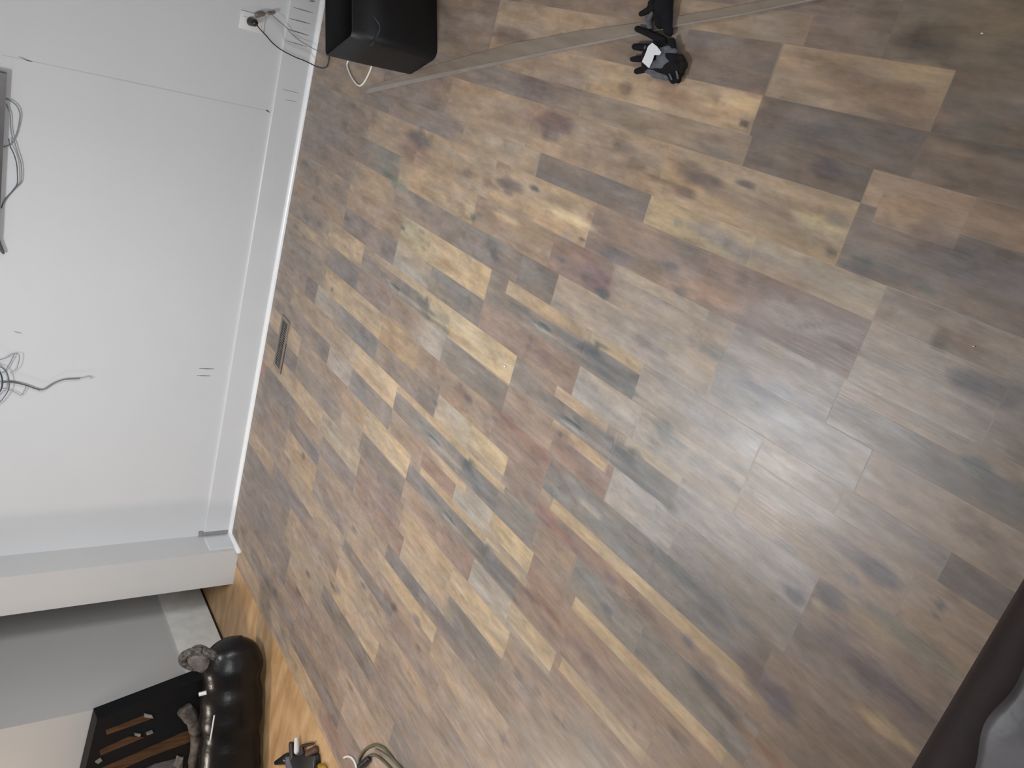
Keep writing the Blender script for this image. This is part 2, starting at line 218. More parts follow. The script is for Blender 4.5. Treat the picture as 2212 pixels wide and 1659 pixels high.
STREAK = [
(-0.093,2.097,0.09,0.028,'585252',0.9,0),(-0.097,2.157,0.12,0.035,'765f58',0.6,0),(-0.129,2.104,0.05,0.02,'585252',0.6,0),
(-0.306,2.903,0.1,0.03,'585252',0.85,0),(-0.362,2.915,0.13,0.035,'78625c',0.6,0),(0.114,2.442,0.11,0.03,'62544e',0.7,0),(-0.014,2.247,0.1,0.03,'645a56',0.6,0),
(0.026,2.081,0.1,0.03,'68605f',0.5,0),(-0.32,2.237,0.07,0.018,'585252',0.75,0),(-0.326,2.292,0.05,0.012,'625850',0.7,0),(-0.345,2.245,0.03,0.012,'585252',0.7,0),
(-0.346,2.355,0.05,0.01,'695c54',0.7,0),(-0.347,2.511,0.03,0.012,'6e5f56',0.7,0),(-0.46,2.409,0.05,0.014,'78685e',0.6,0),
(-0.3,2.112,0.025,0.009,'464646',0.8,0),(-0.336,1.887,0.09,0.014,'b6a587',0.85,0),(-0.331,1.997,0.08,0.012,'b09d80',0.7,0),
(-0.378,1.829,0.016,0.007,'4b3e37',0.9,0),(-0.31,1.821,0.02,0.01,'80695c',0.7,0),(-0.114,1.451,0.06,0.018,'585252',0.85,0),
(-0.105,1.48,0.08,0.022,'695e58',0.6,0),(-0.155,1.499,0.04,0.014,'5f5550',0.8,0),(-0.146,1.59,0.06,0.008,'695a50',0.8,0),
(-0.129,1.7,0.04,0.014,'706456',0.7,0),(-0.09,1.324,0.03,0.008,'504b4b',0.85,0),(-0.099,1.764,0.05,0.016,'6c625a',0.6,0),
(-0.21,1.343,0.1,0.02,'aa967d',0.5,0),(-0.158,1.167,0.16,0.014,'847662',0.6,0),(-0.12,1.107,0.07,0.014,'b0a082',0.8,0),(-0.167,1.04,0.013,0.008,'55504e',0.9,0),
(-0.1,1.056,0.03,0.015,'787069',0.7,0),(-0.126,1.307,0.15,0.012,'827062',0.5,0),(0.038,1.388,0.014,0.008,'4c443e',0.9,0),
(0.089,1.422,0.06,0.02,'b09b80',0.8,0),(0.078,1.625,0.08,0.02,'ac947e',0.6,0),(0.059,1.633,0.07,0.02,'8a6e5e',0.6,0),(0.103,1.689,0.06,0.03,'76625a',0.6,0),
(0.11,1.389,0.03,0.012,'7c6860',0.7,0),(0.051,1.834,0.03,0.015,'6c6058',0.7,0),(0.043,1.558,0.12,0.012,'8c7866',0.5,0),(-0.011,1.475,0.05,0.01,'70625c',0.6,0),
(0.044,1.344,0.03,0.02,'645854',0.5,0),(0.172,1.119,0.1,0.012,'766856',0.6,0),(0.183,1.141,0.06,0.02,'7c6e64',0.5,0),(0.161,1.075,0.1,0.02,'786658',0.5,0),
(0.206,1.012,0.06,0.02,'94846c',0.5,0),(0.187,1.214,0.04,0.01,'706456',0.6,0),(0.134,0.989,0.08,0.03,'7a665a',0.5,0),(0.267,1.01,0.07,0.03,'4e4842',0.6,0),
(-0.011,1.121,0.05,0.018,'524c50',0.8,0),(0.054,1.188,0.1,0.02,'585456',0.5,0),(0.11,0.998,0.15,0.02,'585454',0.4,0),(0.131,0.844,0.05,0.02,'555450',0.6,0),
(0.103,0.778,0.08,0.01,'4b4b4a',0.6,0),(-0.283,1.447,0.05,0.02,'6e6c66',0.5,0),(-0.22,1.369,0.08,0.02,'7d7673',0.6,0),(-0.228,1.49,0.02,0.008,'807c6e',0.7,0),
(-0.234,1.316,0.015,0.01,'5f544c',0.7,0),(-0.234,1.199,0.15,0.018,'807874',0.6,0),(-0.344,1.462,0.03,0.014,'545050',0.85,0),
(-0.359,1.545,0.06,0.02,'6e6860',0.5,0),(-0.386,1.669,0.07,0.01,'696669',0.8,0),(-0.366,1.648,0.05,0.008,'626069',0.7,0),
(-0.387,1.407,0.025,0.01,'5a565a',0.7,0),(-0.361,1.402,0.08,0.028,'8a7e78',0.6,0),(-0.362,1.303,0.1,0.02,'947c6c',0.7,0),
(-0.345,1.133,0.1,0.02,'948882',0.6,0),(-0.319,1.039,0.12,0.025,'968e88',0.5,0),(-0.336,0.933,0.08,0.006,'70625c',0.8,0),
(-0.314,0.998,0.1,0.004,'706460',0.8,0.12),(-0.34,0.92,0.02,0.006,'5a4c42',0.7,0),(-0.263,1.124,0.08,0.02,'76645c',0.4,0),
(-0.489,1.683,0.035,0.012,'485052',0.9,0),(-0.461,1.728,0.08,0.03,'6c5a5c',0.7,0),(-0.46,1.895,0.02,0.01,'5a5c5f',0.8,0),
(-0.562,2.224,0.03,0.01,'5c5458',0.7,0),(-0.528,2.255,0.06,0.03,'5f615d',0.6,0),(-0.471,1.757,0.05,0.01,'645a56',0.6,0),(-0.477,2.411,0.018,0.01,'525c54',0.85,0),
(-0.453,2.445,0.04,0.012,'ac9a7e',0.7,0),(-0.426,2.23,0.08,0.012,'aa967d',0.7,0),(-0.65,2.88,0.02,0.01,'545450',0.85,0),(-0.635,2.938,0.06,0.012,'706458',0.7,0),
(-0.284,1.801,0.03,0.01,'78685e',0.5,0),(-0.505,2.982,0.07,0.02,'687064',0.7,0),(-0.492,3.082,0.08,0.012,'60685c',0.7,0),
(-0.18,0.972,0.04,0.01,'626062',0.8,0),(-0.162,0.963,0.03,0.006,'4e5452',0.8,0),(-0.173,0.81,0.02,0.008,'64625c',0.7,0),(-0.162,0.861,0.08,0.008,'706e6e',0.6,0),
(-0.103,0.771,0.12,0.03,'646060',0.6,0),(-0.248,0.746,0.02,0.02,'60544c',0.8,0),(-0.237,0.699,0.03,0.02,'685850',0.6,0),(-0.2,0.698,0.02,0.008,'645c5a',0.6,0),
(-0.09,0.731,0.1,0.03,'686262',0.6,0),(-0.074,0.851,0.05,0.02,'74645a',0.5,0),(-0.296,0.672,0.04,0.01,'606064',0.7,0),(-0.305,0.64,0.06,0.02,'605e60',0.7,0),
(-0.28,0.617,0.06,0.015,'646264',0.6,0),(-0.432,0.59,0.03,0.014,'585c5c',0.8,0),(-0.456,0.53,0.05,0.03,'5c5c5c',0.6,0),(-0.654,1.658,0.05,0.012,'4e5052',0.85,0),
(-0.67,1.623,0.09,0.008,'585a5c',0.8,0),(-0.634,1.638,0.012,0.008,'545248',0.85,0),(-0.626,1.623,0.03,0.006,'5c5e5a',0.7,0),
(-0.674,1.883,0.045,0.006,'424c48',0.95,0),(-0.682,1.923,0.06,0.006,'606466',0.7,0),(-0.686,1.883,0.06,0.005,'94908a',0.6,0),
(-0.664,2.023,0.06,0.008,'585c5a',0.6,0),(-0.684,1.753,0.09,0.006,'928a82',0.4,0),(-0.694,1.563,0.14,0.008,'56585a',0.7,0),
(-0.664,1.523,0.07,0.01,'606060',0.5,0),(-0.692,1.463,0.03,0.014,'5e5e5c',0.6,0),(-0.654,1.773,0.1,0.02,'646464',0.5,0),(-0.744,1.923,0.12,0.02,'74625a',0.5,0),
(-0.861,1.408,0.05,0.012,'4e5052',0.85,0),(-0.877,1.373,0.09,0.008,'585a5c',0.8,0),(-0.841,1.388,0.012,0.008,'545248',0.85,0),
(-0.833,1.373,0.03,0.006,'5c5e5a',0.7,0),(-0.881,1.633,0.045,0.006,'424c48',0.95,0),(-0.889,1.673,0.06,0.006,'606466',0.7,0),
(-0.893,1.633,0.06,0.005,'94908a',0.6,0),(-0.871,1.773,0.06,0.008,'585c5a',0.6,0),(-0.891,1.503,0.09,0.006,'928a82',0.4,0),
(-0.901,1.313,0.14,0.008,'56585a',0.7,0),(-0.871,1.273,0.07,0.01,'606060',0.5,0),(-0.899,1.213,0.03,0.014,'5e5e5c',0.6,0),
(-0.861,1.523,0.1,0.02,'646464',0.5,0),(-0.951,1.673,0.12,0.02,'74625a',0.5,0),(-0.861,2.605,0.05,0.012,'4e5052',0.81,0),
(-0.877,2.57,0.09,0.008,'585a5c',0.76,0),(-0.841,2.585,0.012,0.008,'545248',0.81,0),(-0.833,2.57,0.03,0.006,'5c5e5a',0.66,0),
(-0.881,2.83,0.045,0.006,'424c48',0.9,0),(-0.889,2.87,0.06,0.006,'606466',0.66,0),(-0.893,2.83,0.06,0.005,'94908a',0.57,0),
(-0.871,2.97,0.06,0.008,'585c5a',0.57,0),(-0.891,2.7,0.09,0.006,'928a82',0.38,0),(-0.901,2.51,0.14,0.008,'56585a',0.66,0),
(-0.871,2.47,0.07,0.01,'606060',0.47,0),(-0.899,2.41,0.03,0.014,'5e5e5c',0.57,0),(-0.861,2.72,0.1,0.02,'646464',0.47,0),(-0.951,2.87,0.12,0.02,'74625a',0.47,0),
(-1.274,2.084,0.05,0.012,'4e5052',0.81,0),(-1.29,2.049,0.09,0.008,'585a5c',0.76,0),(-1.254,2.064,0.012,0.008,'545248',0.81,0),
(-1.246,2.049,0.03,0.006,'5c5e5a',0.66,0),(-1.294,2.309,0.045,0.006,'424c48',0.9,0),(-1.302,2.349,0.06,0.006,'606466',0.66,0),
(-1.306,2.309,0.06,0.005,'94908a',0.57,0),(-1.284,2.449,0.06,0.008,'585c5a',0.57,0),(-1.304,2.179,0.09,0.006,'928a82',0.38,0),
(-1.314,1.989,0.14,0.008,'56585a',0.66,0),(-1.284,1.949,0.07,0.01,'606060',0.47,0),(-1.312,1.889,0.03,0.014,'5e5e5c',0.57,0),
(-1.274,2.199,0.1,0.02,'646464',0.47,0),(-1.364,2.349,0.12,0.02,'74625a',0.47,0),(-1.481,1.872,0.05,0.012,'4e5052',0.68,0),
(-1.497,1.837,0.09,0.008,'585a5c',0.64,0),(-1.461,1.852,0.012,0.008,'545248',0.68,0),(-1.453,1.837,0.03,0.006,'5c5e5a',0.56,0),
(-1.501,2.097,0.045,0.006,'424c48',0.76,0),(-1.509,2.137,0.06,0.006,'606466',0.56,0),(-1.513,2.097,0.06,0.005,'94908a',0.48,0),
(-1.491,2.237,0.06,0.008,'585c5a',0.48,0),(-1.511,1.967,0.09,0.006,'928a82',0.32,0),(-1.521,1.777,0.14,0.008,'56585a',0.56,0),
(-1.491,1.737,0.07,0.01,'606060',0.4,0),(-1.519,1.677,0.03,0.014,'5e5e5c',0.48,0),(-1.481,1.987,0.1,0.02,'646464',0.4,0),
(-1.571,2.137,0.12,0.02,'74625a',0.4,0),(-0.634,2.283,0.07,0.022,'b09c80',0.35,0),(-0.699,2.323,0.1,0.008,'b09c80',0.5,0),
(-0.679,2.523,0.08,0.014,'867462',0.45,0),(-0.654,2.673,0.1,0.01,'827a68',0.4,0),(-0.841,2.033,0.07,0.022,'b09c80',0.35,0),
(-0.906,2.073,0.1,0.008,'b09c80',0.5,0),(-0.886,2.273,0.08,0.014,'867462',0.45,0),(-0.861,2.423,0.1,0.01,'827a68',0.4,0),
(-1.254,2.709,0.07,0.022,'b09c80',0.35,0),(-1.319,2.749,0.1,0.008,'b09c80',0.5,0),(-1.299,2.949,0.08,0.014,'867462',0.45,0),
(-1.274,3.099,0.1,0.01,'827a68',0.4,0),(-1.461,2.497,0.07,0.022,'b09c80',0.35,0),(-1.526,2.537,0.1,0.008,'b09c80',0.5,0),
(-1.506,2.737,0.08,0.014,'867462',0.45,0),(-1.481,2.887,0.1,0.01,'827a68',0.4,0),(-1.668,1.683,0.07,0.022,'b09c80',0.35,0),
(-1.733,1.723,0.1,0.008,'b09c80',0.5,0),(-1.713,1.923,0.08,0.014,'867462',0.45,0),(-1.688,2.073,0.1,0.01,'827a68',0.4,0),
(-2.288,2.4,0.07,0.022,'b09c80',0.35,0),(-2.353,2.44,0.1,0.008,'b09c80',0.5,0),(-2.333,2.64,0.08,0.014,'867462',0.45,0),(-2.308,2.79,0.1,0.01,'827a68',0.4,0),
(-0.841,3.23,0.07,0.022,'b09c80',0.35,0),(-0.906,3.27,0.1,0.008,'b09c80',0.5,0),(-0.886,3.47,0.08,0.014,'867462',0.45,0),
(-0.861,3.62,0.1,0.01,'827a68',0.4,0),(-0.395,1.895,0.03,0.014,'7d7a76',0.5,0),(-1.094,3.4,0.015,0.01,'504e4e',0.8,0),(-1.058,2.175,0.03,0.012,'585450',0.8,0),
(-1.062,2.36,0.025,0.008,'5c5e5c',0.7,0),(-1.056,2.209,0.06,0.02,'705c54',0.6,0),(-1.168,2.364,0.02,0.01,'545250',0.8,0),
(-1.02,1.922,0.1,0.012,'70524e',0.6,0),(-1.033,1.742,0.15,0.014,'7c6054',0.5,0),(-1.048,1.995,0.02,0.01,'685854',0.6,0),(-0.863,1.628,0.02,0.006,'505a54',0.8,0),
(-0.726,1.318,0.04,0.016,'5c605e',0.8,0),(-0.743,1.274,0.05,0.014,'646664',0.7,0),(-0.94,1.674,0.012,0.008,'58565a',0.7,0),
(-1.089,1.533,0.015,0.008,'645c5e',0.7,0),(-1.07,1.464,0.05,0.012,'9c9080',0.6,0),(-1.098,1.588,0.05,0.014,'787878',0.6,0),
(-1.105,1.47,0.015,0.008,'6e6a6a',0.5,0),(-1.054,1.296,0.03,0.004,'5a545a',0.8,0),(-1.039,1.144,0.1,0.016,'5c5e5c',0.7,0),
(-1.045,1.015,0.1,0.014,'585858',0.7,0),(-1.078,0.967,0.06,0.012,'545254',0.6,0),(-1.199,1.308,0.03,0.01,'625c62',0.7,0),
(-1.198,1.17,0.05,0.014,'685e58',0.6,0),(-1.288,1.283,0.02,0.014,'5c5a60',0.8,0),(-1.177,1.011,0.02,0.012,'58565c',0.8,0),
(-1.211,1.535,0.1,0.018,'7e645c',0.7,0),(-1.19,1.63,0.06,0.012,'745a56',0.6,0),(-1.457,1.455,0.08,0.01,'705850',0.7,0),(-1.463,1.578,0.04,0.01,'645450',0.7,0),
(-1.459,1.249,0.15,0.016,'765e56',0.6,0),(-1.18,1.537,0.03,0.01,'686462',0.5,0),(-1.242,0.891,0.08,0.018,'524e4c',0.8,0),
(-1.226,0.93,0.05,0.012,'565456',0.8,0),(-1.253,0.794,0.1,0.014,'504a4a',0.8,0),(-1.121,0.77,0.07,0.028,'524a4e',0.85,0),
(-1.107,0.833,0.06,0.024,'625452',0.7,0),(-1.143,0.719,0.05,0.02,'5c5658',0.8,0),(-1.162,0.897,0.03,0.02,'a28c76',0.7,0),
(-1.174,0.846,0.05,0.014,'9c8670',0.6,0),(-1.175,0.93,0.03,0.012,'746256',0.6,0),(-0.884,0.807,0.03,0.016,'545456',0.8,0),
(-0.83,0.726,0.04,0.02,'5c5a5c',0.8,0),(-0.725,0.661,0.05,0.018,'5a585c',0.85,0),(-0.721,0.696,0.08,0.022,'6a6264',0.6,0),
(-0.869,0.745,0.02,0.01,'9c9076',0.6,0),(-0.769,0.707,0.02,0.01,'626268',0.6,0),(-0.754,0.786,0.06,0.01,'746c6c',0.5,0),(-0.707,0.534,0.014,0.008,'525456',0.85,0),
(-0.732,0.532,0.012,0.005,'605050',0.8,0),(-0.624,0.676,0.05,0.012,'746a6a',0.5,0),(-0.797,0.868,0.03,0.012,'6c6c6e',0.7,0),
(-0.666,0.527,0.02,0.014,'645650',0.5,0),(-0.925,0.535,0.1,0.02,'5c5254',0.6,0),(-0.913,0.618,0.12,0.02,'605656',0.6,0),(-0.797,0.533,0.12,0.008,'826a58',0.6,0),
(-0.999,0.511,0.07,0.014,'9e886a',0.75,0),(-1.255,0.722,0.08,0.02,'8c705c',0.5,0),(-0.798,0.563,0.1,0.016,'707068',0.6,0),
(-0.81,0.508,0.1,0.02,'767266',0.6,0),(-0.825,0.625,0.08,0.015,'8c7e68',0.5,0),(-2.047,2.303,0.03,0.014,'4e4646',0.85,0),
(-2.042,2.358,0.04,0.018,'68544e',0.7,0),(-1.981,2.13,0.04,0.012,'5a565a',0.6,0),(-1.819,1.882,0.04,0.014,'5c565c',0.6,0),
(-1.966,2.736,0.03,0.012,'5c584e',0.7,0),(-2.302,2.76,0.03,0.014,'645c5a',0.6,0),(-2.587,3.13,0.035,0.014,'564c4c',0.75,0),
(-2.437,3.074,0.03,0.012,'505052',0.7,0),(-2.777,3.387,0.04,0.016,'5c5252',0.7,0),(-2.319,2.818,0.03,0.01,'504642',0.7,0),
(-2.131,2.559,0.03,0.01,'5c5a5a',0.6,0),(-2.606,2.483,0.04,0.01,'5c504c',0.6,0),(-1.977,1.499,0.04,0.012,'605654',0.7,0),
(-1.734,1.53,0.03,0.01,'5a5858',0.7,0),(-2.066,2.071,0.02,0.008,'58544e',0.7,0),(-1.974,1.558,0.05,0.012,'6c5e56',0.6,0),
(-1.721,1.319,0.04,0.006,'505254',0.8,0),(-1.709,1.436,0.03,0.006,'5c5a5a',0.7,0),(-1.415,0.933,0.04,0.012,'5c544e',0.6,0),
(-1.507,1.063,0.01,0.01,'62504c',0.6,0),(-0.628,1.001,0.01,0.005,'787674',0.5,0),(-0.642,0.944,0.01,0.005,'767472',0.5,0),
(-0.496,0.938,0.02,0.006,'787878',0.5,0),(-0.527,0.868,0.015,0.006,'6e7470',0.6,0),(-0.509,1.084,0.08,0.02,'78767a',0.5,0),
(-0.487,1.013,0.06,0.012,'7e828e',0.5,0),(-0.484,1.215,0.08,0.012,'6e726e',0.6,0),(-0.551,1.4,0.02,0.008,'6c686c',0.7,0),
(-0.554,1.454,0.05,0.012,'7e726e',0.6,0),(-0.413,1.248,0.1,0.01,'807c7a',0.5,0),(-1.076,3.511,0.06,0.01,'7a645c',0.5,0),(-0.909,3.212,0.08,0.01,'686464',0.5,0),
(-0.881,3.846,0.04,0.014,'5c5a5c',0.7,0),(-0.865,3.67,0.03,0.012,'5a565a',0.7,0),(-0.297,3.554,0.05,0.012,'5c504a',0.6,0),
(-0.385,3.59,0.03,0.012,'605452',0.7,0),(-0.645,3.958,0.04,0.014,'585656',0.7,0),(-0.956,3.941,0.04,0.01,'605656',0.6,0),
(-1.948,3.37,0.025,0.012,'54504c',0.75,0),(-1.847,3.758,0.03,0.014,'605a5a',0.6,0),(-1.555,3.283,0.03,0.014,'6a605a',0.6,0),
(-1.941,3.678,0.04,0.012,'56565a',0.6,0),
]
JOINTS = {-5: [1.357, 0.2, 2.6], -4: [1.362, 2.56, 0.16], -3: [1.021, 2.22, 3.42], -2: [0.892, 1.81, 3.01], -1: [1.213, 2.413, 3.61], 0: [1.023, 2.223, 3.42], 1: [0.772, 1.973, 3.17], 2: [0.48, 1.68, 2.88, 4.08], 3: [0.25, 1.449, 2.649, 3.85], 4: [0.04, 1.237, 2.437, 3.64], 5: [0.423, 1.623, 2.82, 4.02], 6: [0.8, 2.0, 3.2, 4.4], 7: [1.1, 2.3, 3.5], 8: [1.14, 2.34, 3.54], 9: [0.9, 2.1, 3.3], 10: [1.3, 2.5, 3.7]}
CRISP = [(-5, 0.19, 0.2068, 0.937), (-4, 0, 0.115, 0.937), (-4, 0.115, 0.2068, 0.94), (-3, 0, 0.07, 1.35), (-2, 0, 0.075, 1.61), (-2, 0, 0.075, 2.125), (-2, 0, 0.075, 0.893), (-1, 0.106, 0.2068, 0.78), (-1, 0.106, 0.2068, 1.884), (0, 0, 0.065, 0.56), (0, 0.11, 0.2068, 1.678), (0, 0.11, 0.2068, 2.893), (0, 0, 0.11, 1.446), (1, 0.108, 0.2068, 1.424), (2, 0.11, 0.2068, 1.873), (2, 0.11, 0.2068, 2.35), (2, 0.11, 0.2068, 3.56), (3, 0.11, 0.2068, 2.111), (3, 0.11, 0.2068, 1.63), (3, 0.11, 0.2068, 3.31), (4, 0.11, 0.2068, 1.9), (4, 0.112, 0.2068, 1.41), (5, 0.07, 0.2068, 2.347), (7, 0.06, 0.2068, 2.81)]
# ------------------------------------------------------------------ floor (laminate boards)
SD = np.array((0.999746, 0.022518)); TD = np.array((-0.022518, 0.999746))
BW = 0.2068
GAIN = 1.0
def edge(k): return -0.397 - BW * (k + 1)
def st(s, t, z=0.0): return Vector((s * SD[0] + t * TD[0], s * SD[1] + t * TD[1], z))
S_MIN = -3.01
def floor_mesh():
    rng = np.random.RandomState(5)
    cuts = set()
    for (k, u0, u1, t0, t1, c) in SEG: cuts.add(round(edge(k) - u0, 4)); cuts.add(round(edge(k) - u1, 4))
    for k in range(-7, 13): cuts.add(round(edge(k), 4)); cuts.add(round(edge(k) - 0.11, 4))
    cuts = sorted(c for c in cuts if S_MIN < c < 0.80)
    cc = []
    for c in cuts:
        if not cc or c - cc[-1] > 0.004: cc.append(c)
    sv = list(np.arange(S_MIN, 0.80, 0.0075)) + [c - 0.0011 for c in cc] + [c + 0.0011 for c in cc] + [0.80]
    sv = sorted(set(round(v, 5) for v in sv)); out = [sv[0]]
    keep = set(round(c - 0.0011, 5) for c in cc) | set(round(c + 0.0011, 5) for c in cc)
    for v in sv[1:]:
        if v in keep or v == 0.80 or v - out[-1] > 0.003: out.append(v)
    sv = np.array(out)
    tcuts = sorted(set(round(t, 3) for g in SEG for t in (g[3], g[4]) if 0.25 < t < 4.05)); tt = []
    for c in tcuts:
        if not tt or c - tt[-1] > 0.006: tt.append(c)
    T0, T1 = 0.15, 4.25
    tv = sorted(list(np.arange(T0, T1, 0.016)) + [c - 0.0015 for c in tt] + [c + 0.0015 for c in tt] + [T1])
    o2 = [tv[0]]
    for v in tv[1:]:
        if v - o2[-1] > 0.0012: o2.append(v)
    tv = np.array(o2); ns, nt = len(sv), len(tv)
    S, T = np.meshgrid(sv, tv, indexing='ij')
    kk = np.floor((edge(0) - S) / BW + 1e-6).astype(int); U = edge(0) - kk * BW - S
    col = np.zeros((ns, nt, 3)); pal = [hexlin(h) for h in ('8a7868', '7a6c62', '6c635f', '96816c', '80695f', '857769', '9a866f')]
    low = (U > 0.11).astype(int)
    for k in range(-9, 15):                           # boards not described below: plain boards of random tone
        for l in (0, 1):
            t = -1 + rng.rand() * 0.5
            while t < 4.4:
                t2 = t + 0.35 + rng.rand() * 0.5; m = (kk == k) & (low == l) & (T >= t) & (T < t2); col[m] = pal[rng.randint(len(pal))]; t = t2
    seed = rng.rand(ns, nt) * 0
    for i, (k, u0, u1, t0, t1, c) in enumerate(SEG):
        m = (S <= edge(k) - u0) & (S > edge(k) - u1) & (T >= t0) & (T < t1); col[m] = hexlin(c); seed[m] = (i * 0.618) % 1.0
    # the print, with glare held in some tones: tones run into one another along a strip, and stay crisp only at true board joints
    m0 = col.mean(axis=(0, 1)); col = m0 + (col - m0) * CON
    def blur_t(a, w):
        ker = np.exp(-0.5 * (np.arange(-3 * w, 3 * w + 1) / w) ** 2); ker /= ker.sum(); out_ = np.zeros_like(a)
        pad = np.pad(a, ((0, 0), (3 * w, 3 * w), (0, 0)), mode='edge')
        for i_, kv in enumerate(ker): out_ += kv * pad[:, i_:i_ + a.shape[1]]
        return out_
    soft = blur_t(col, 7)
    jm = np.zeros((ns, nt, 1))
    for k, js in JOINTS.items():
        mk = (kk == k)
        for j in js: jm[mk & (np.abs(T - j) < 0.13)] = 1.0
    for k, u0, u1, t in CRISP:
        jm[(S <= edge(k) - u0 + .002) & (S > edge(k) - u1 - .002) & (np.abs(T - t) < 0.13)] = 1.0
    jm = blur_t(jm, 3); col = col * (0.2 + 0.8 * jm) + soft * (0.8 - 0.8 * jm)
    for (s, t, lt, ws, c, a, sk) in STREAK:
        sm = (sv > s - ws * 3 - abs(sk) * lt * 2) & (sv < s + ws * 3 + abs(sk) * lt * 2); tm = (tv > t - lt * 2.6) & (tv < t + lt * 2.6)
        if not sm.any() or not tm.any(): continue
        ix = np.ix_(sm, tm); ds = S[ix] - s + sk * (T[ix] - t) * 4; dt = T[ix] - t
        wob = 1 + 0.35 * np.sin(T[ix] * 60 + s * 40) + 0.2 * np.sin(S[ix] * 190 + t * 30)
        r2 = (ds / ws) ** 2 * wob + (dt / lt) ** 2; wgt = (np.clip(1.35 - r2 * 0.75, 0, 1) ** 1.3 * a)[..., None]
        col[ix] = col[ix] * (1 - wgt) + np.array(hexlin(c)) * wgt
    P = S[..., None] * SD + T[..., None] * TD
    V = np.concatenate([P.reshape(-1, 2), np.zeros((ns * nt, 1))], 1)
    idx = np.arange(ns * nt).reshape(ns, nt)
    Q = np.stack([idx[:-1, :-1], idx[1:, :-1], idx[1:, 1:], idx[:-1, 1:]], -1).reshape(-1, 4)
    # plain surround outside the view
    ring = []; rc = []
    for (a, b, c, d) in ((0.80, 2.6, -2.2, T1), (S_MIN, 0.80, -2.2, T0)):
        n = len(V) + len(ring); ring += [(*(np.array(p[0]) * SD + np.array(p[1]) * TD), 0) for p in ((a, c), (b, c), (b, d), (a, d))]
    V2 = np.array(ring); n0 = len(V); V = np.concatenate([V, V2]); Q = np.concatenate([Q, [[n0, n0 + 1, n0 + 2, n0 + 3], [n0 + 4, n0 + 5, n0 + 6, n0 + 7]]])
    C4 = np.ones((len(V), 4)); C4[:n0, :3] = col.reshape(-1, 3) * GAIN; C4[n0:, :3] = np.array(hexlin('80705f')) * GAIN; C4[:n0, 3] = seed.reshape(-1)
    me = bpy.data.meshes.new('floor'); me.vertices.add(len(V)); me.vertices.foreach_set('co', V.astype(np.float32).ravel())
    me.loops.add(len(Q) * 4); me.loops.foreach_set('vertex_index', Q.astype(np.int32).ravel())
    me.polygons.add(len(Q)); me.polygons.foreach_set('loop_start', np.arange(0, len(Q) * 4, 4, dtype=np.int32))
    me.update(calc_edges=True)
    at = me.color_attributes.new('board', 'FLOAT_COLOR', 'POINT'); at.data.foreach_set('color', C4.astype(np.float32).ravel())
    o = bpy.data.objects.new('floor', me); C.objects.link(o)
    m = bpy.data.materials.new('laminate'); m.use_nodes = True; nt_ = m.node_tree; L = nt_.links; b = nt_.nodes['Principled BSDF']
    ca = nt_.nodes.new('ShaderNodeAttribute'); ca.attribute_name = 'board'
    tc = nt_.nodes.new('ShaderNodeTexCoord')
    def nz(scale, det, sx, sy, off=0, rough=0.55):
        mp = nt_.nodes.new('ShaderNodeMapping'); mp.inputs['Scale'].default_value = (sx, sy, 1); mp.inputs['Rotation'].default_value = (0, 0, -0.0225); mp.inputs['Location'].default_value = (off, off, off)
        L.new(tc.outputs['Object'], mp.inputs[0]); n = nt_.nodes.new('ShaderNodeTexNoise'); n.inputs['Scale'].default_value = scale; n.inputs['Detail'].default_value = det; n.inputs['Roughness'].default_value = rough
        n.noise_dimensions = '4D'; L.new(mp.outputs[0], n.inputs['Vector'])
        wv = nt_.nodes.new('ShaderNodeMath'); wv.operation = 'MULTIPLY'; wv.inputs[1].default_value = 23.0; L.new(ca.outputs['Alpha'], wv.inputs[0]); L.new(wv.outputs[0], n.inputs['W'])
        return n
    def rng_(n, a, b_, c, d):
        r = nt_.nodes.new('ShaderNodeMapRange'); r.inputs[1].default_value = a; r.inputs[2].default_value = b_; r.inputs[3].default_value = c; r.inputs[4].default_value = d; L.new(n.outputs[0], r.inputs[0]); return r
    def mul(col_, fac):
        v = nt_.nodes.new('ShaderNodeVectorMath'); v.operation = 'SCALE'; L.new(col_, v.inputs[0]); L.new(fac.outputs[0], v.inputs['Scale']); return v.outputs[0]
    grain = rng_(nz(1.0, 6, 60, 6.5, 0, 0.65), 0.3, 0.7, 0.84, 1.16)
    cloud = rng_(nz(1.0, 5, 20, 6.5, 3.1, 0.6), 0.3, 0.7, 0.74, 1.26)
    blot = rng_(nz(1.0, 5, 22, 11, 7.7, 0.6), 0.58, 0.74, 1.0, 0.70)
    mid = rng_(nz(1.0, 6, 48, 20, 21.0, 0.7), 0.3, 0.7, 0.86, 1.14)
    c1 = mul(mul(ca.outputs['Color'], grain), mid); c2 = mul(c1, cloud); c3 = mul(c2, blot)
    # slow drift between warm tan and cool grey in the print
    hn = rng_(nz(1.0, 3, 16, 4, 13.0), 0.35, 0.65, 0.0, 1.0)
    mx = nt_.nodes.new('ShaderNodeMix'); mx.data_type = 'RGBA'; mx.blend_type = 'MULTIPLY'; mx.inputs[0].default_value = 1.0
    tint = nt_.nodes.new('ShaderNodeMix'); tint.data_type = 'RGBA'; tint.inputs[6].default_value = (1.07, 0.995, 0.90, 1); tint.inputs[7].default_value = (0.96, 1.0, 1.06, 1)
    L.new(hn.outputs[0], tint.inputs[0]); L.new(c3, mx.inputs[6]); L.new(tint.outputs[2], mx.inputs[7])
    hsv = nt_.nodes.new('ShaderNodeHueSaturation'); hsv.inputs['Saturation'].default_value = SAT; hsv.inputs['Value'].default_value = VAL
    L.new(mx.outputs[2], hsv.inputs['Color']); L.new(hsv.outputs[0], b.inputs['Base Color'])
    b.inputs['Roughness'].default_value = 0.42; b.inputs['Specular IOR Level'].default_value = 0.5
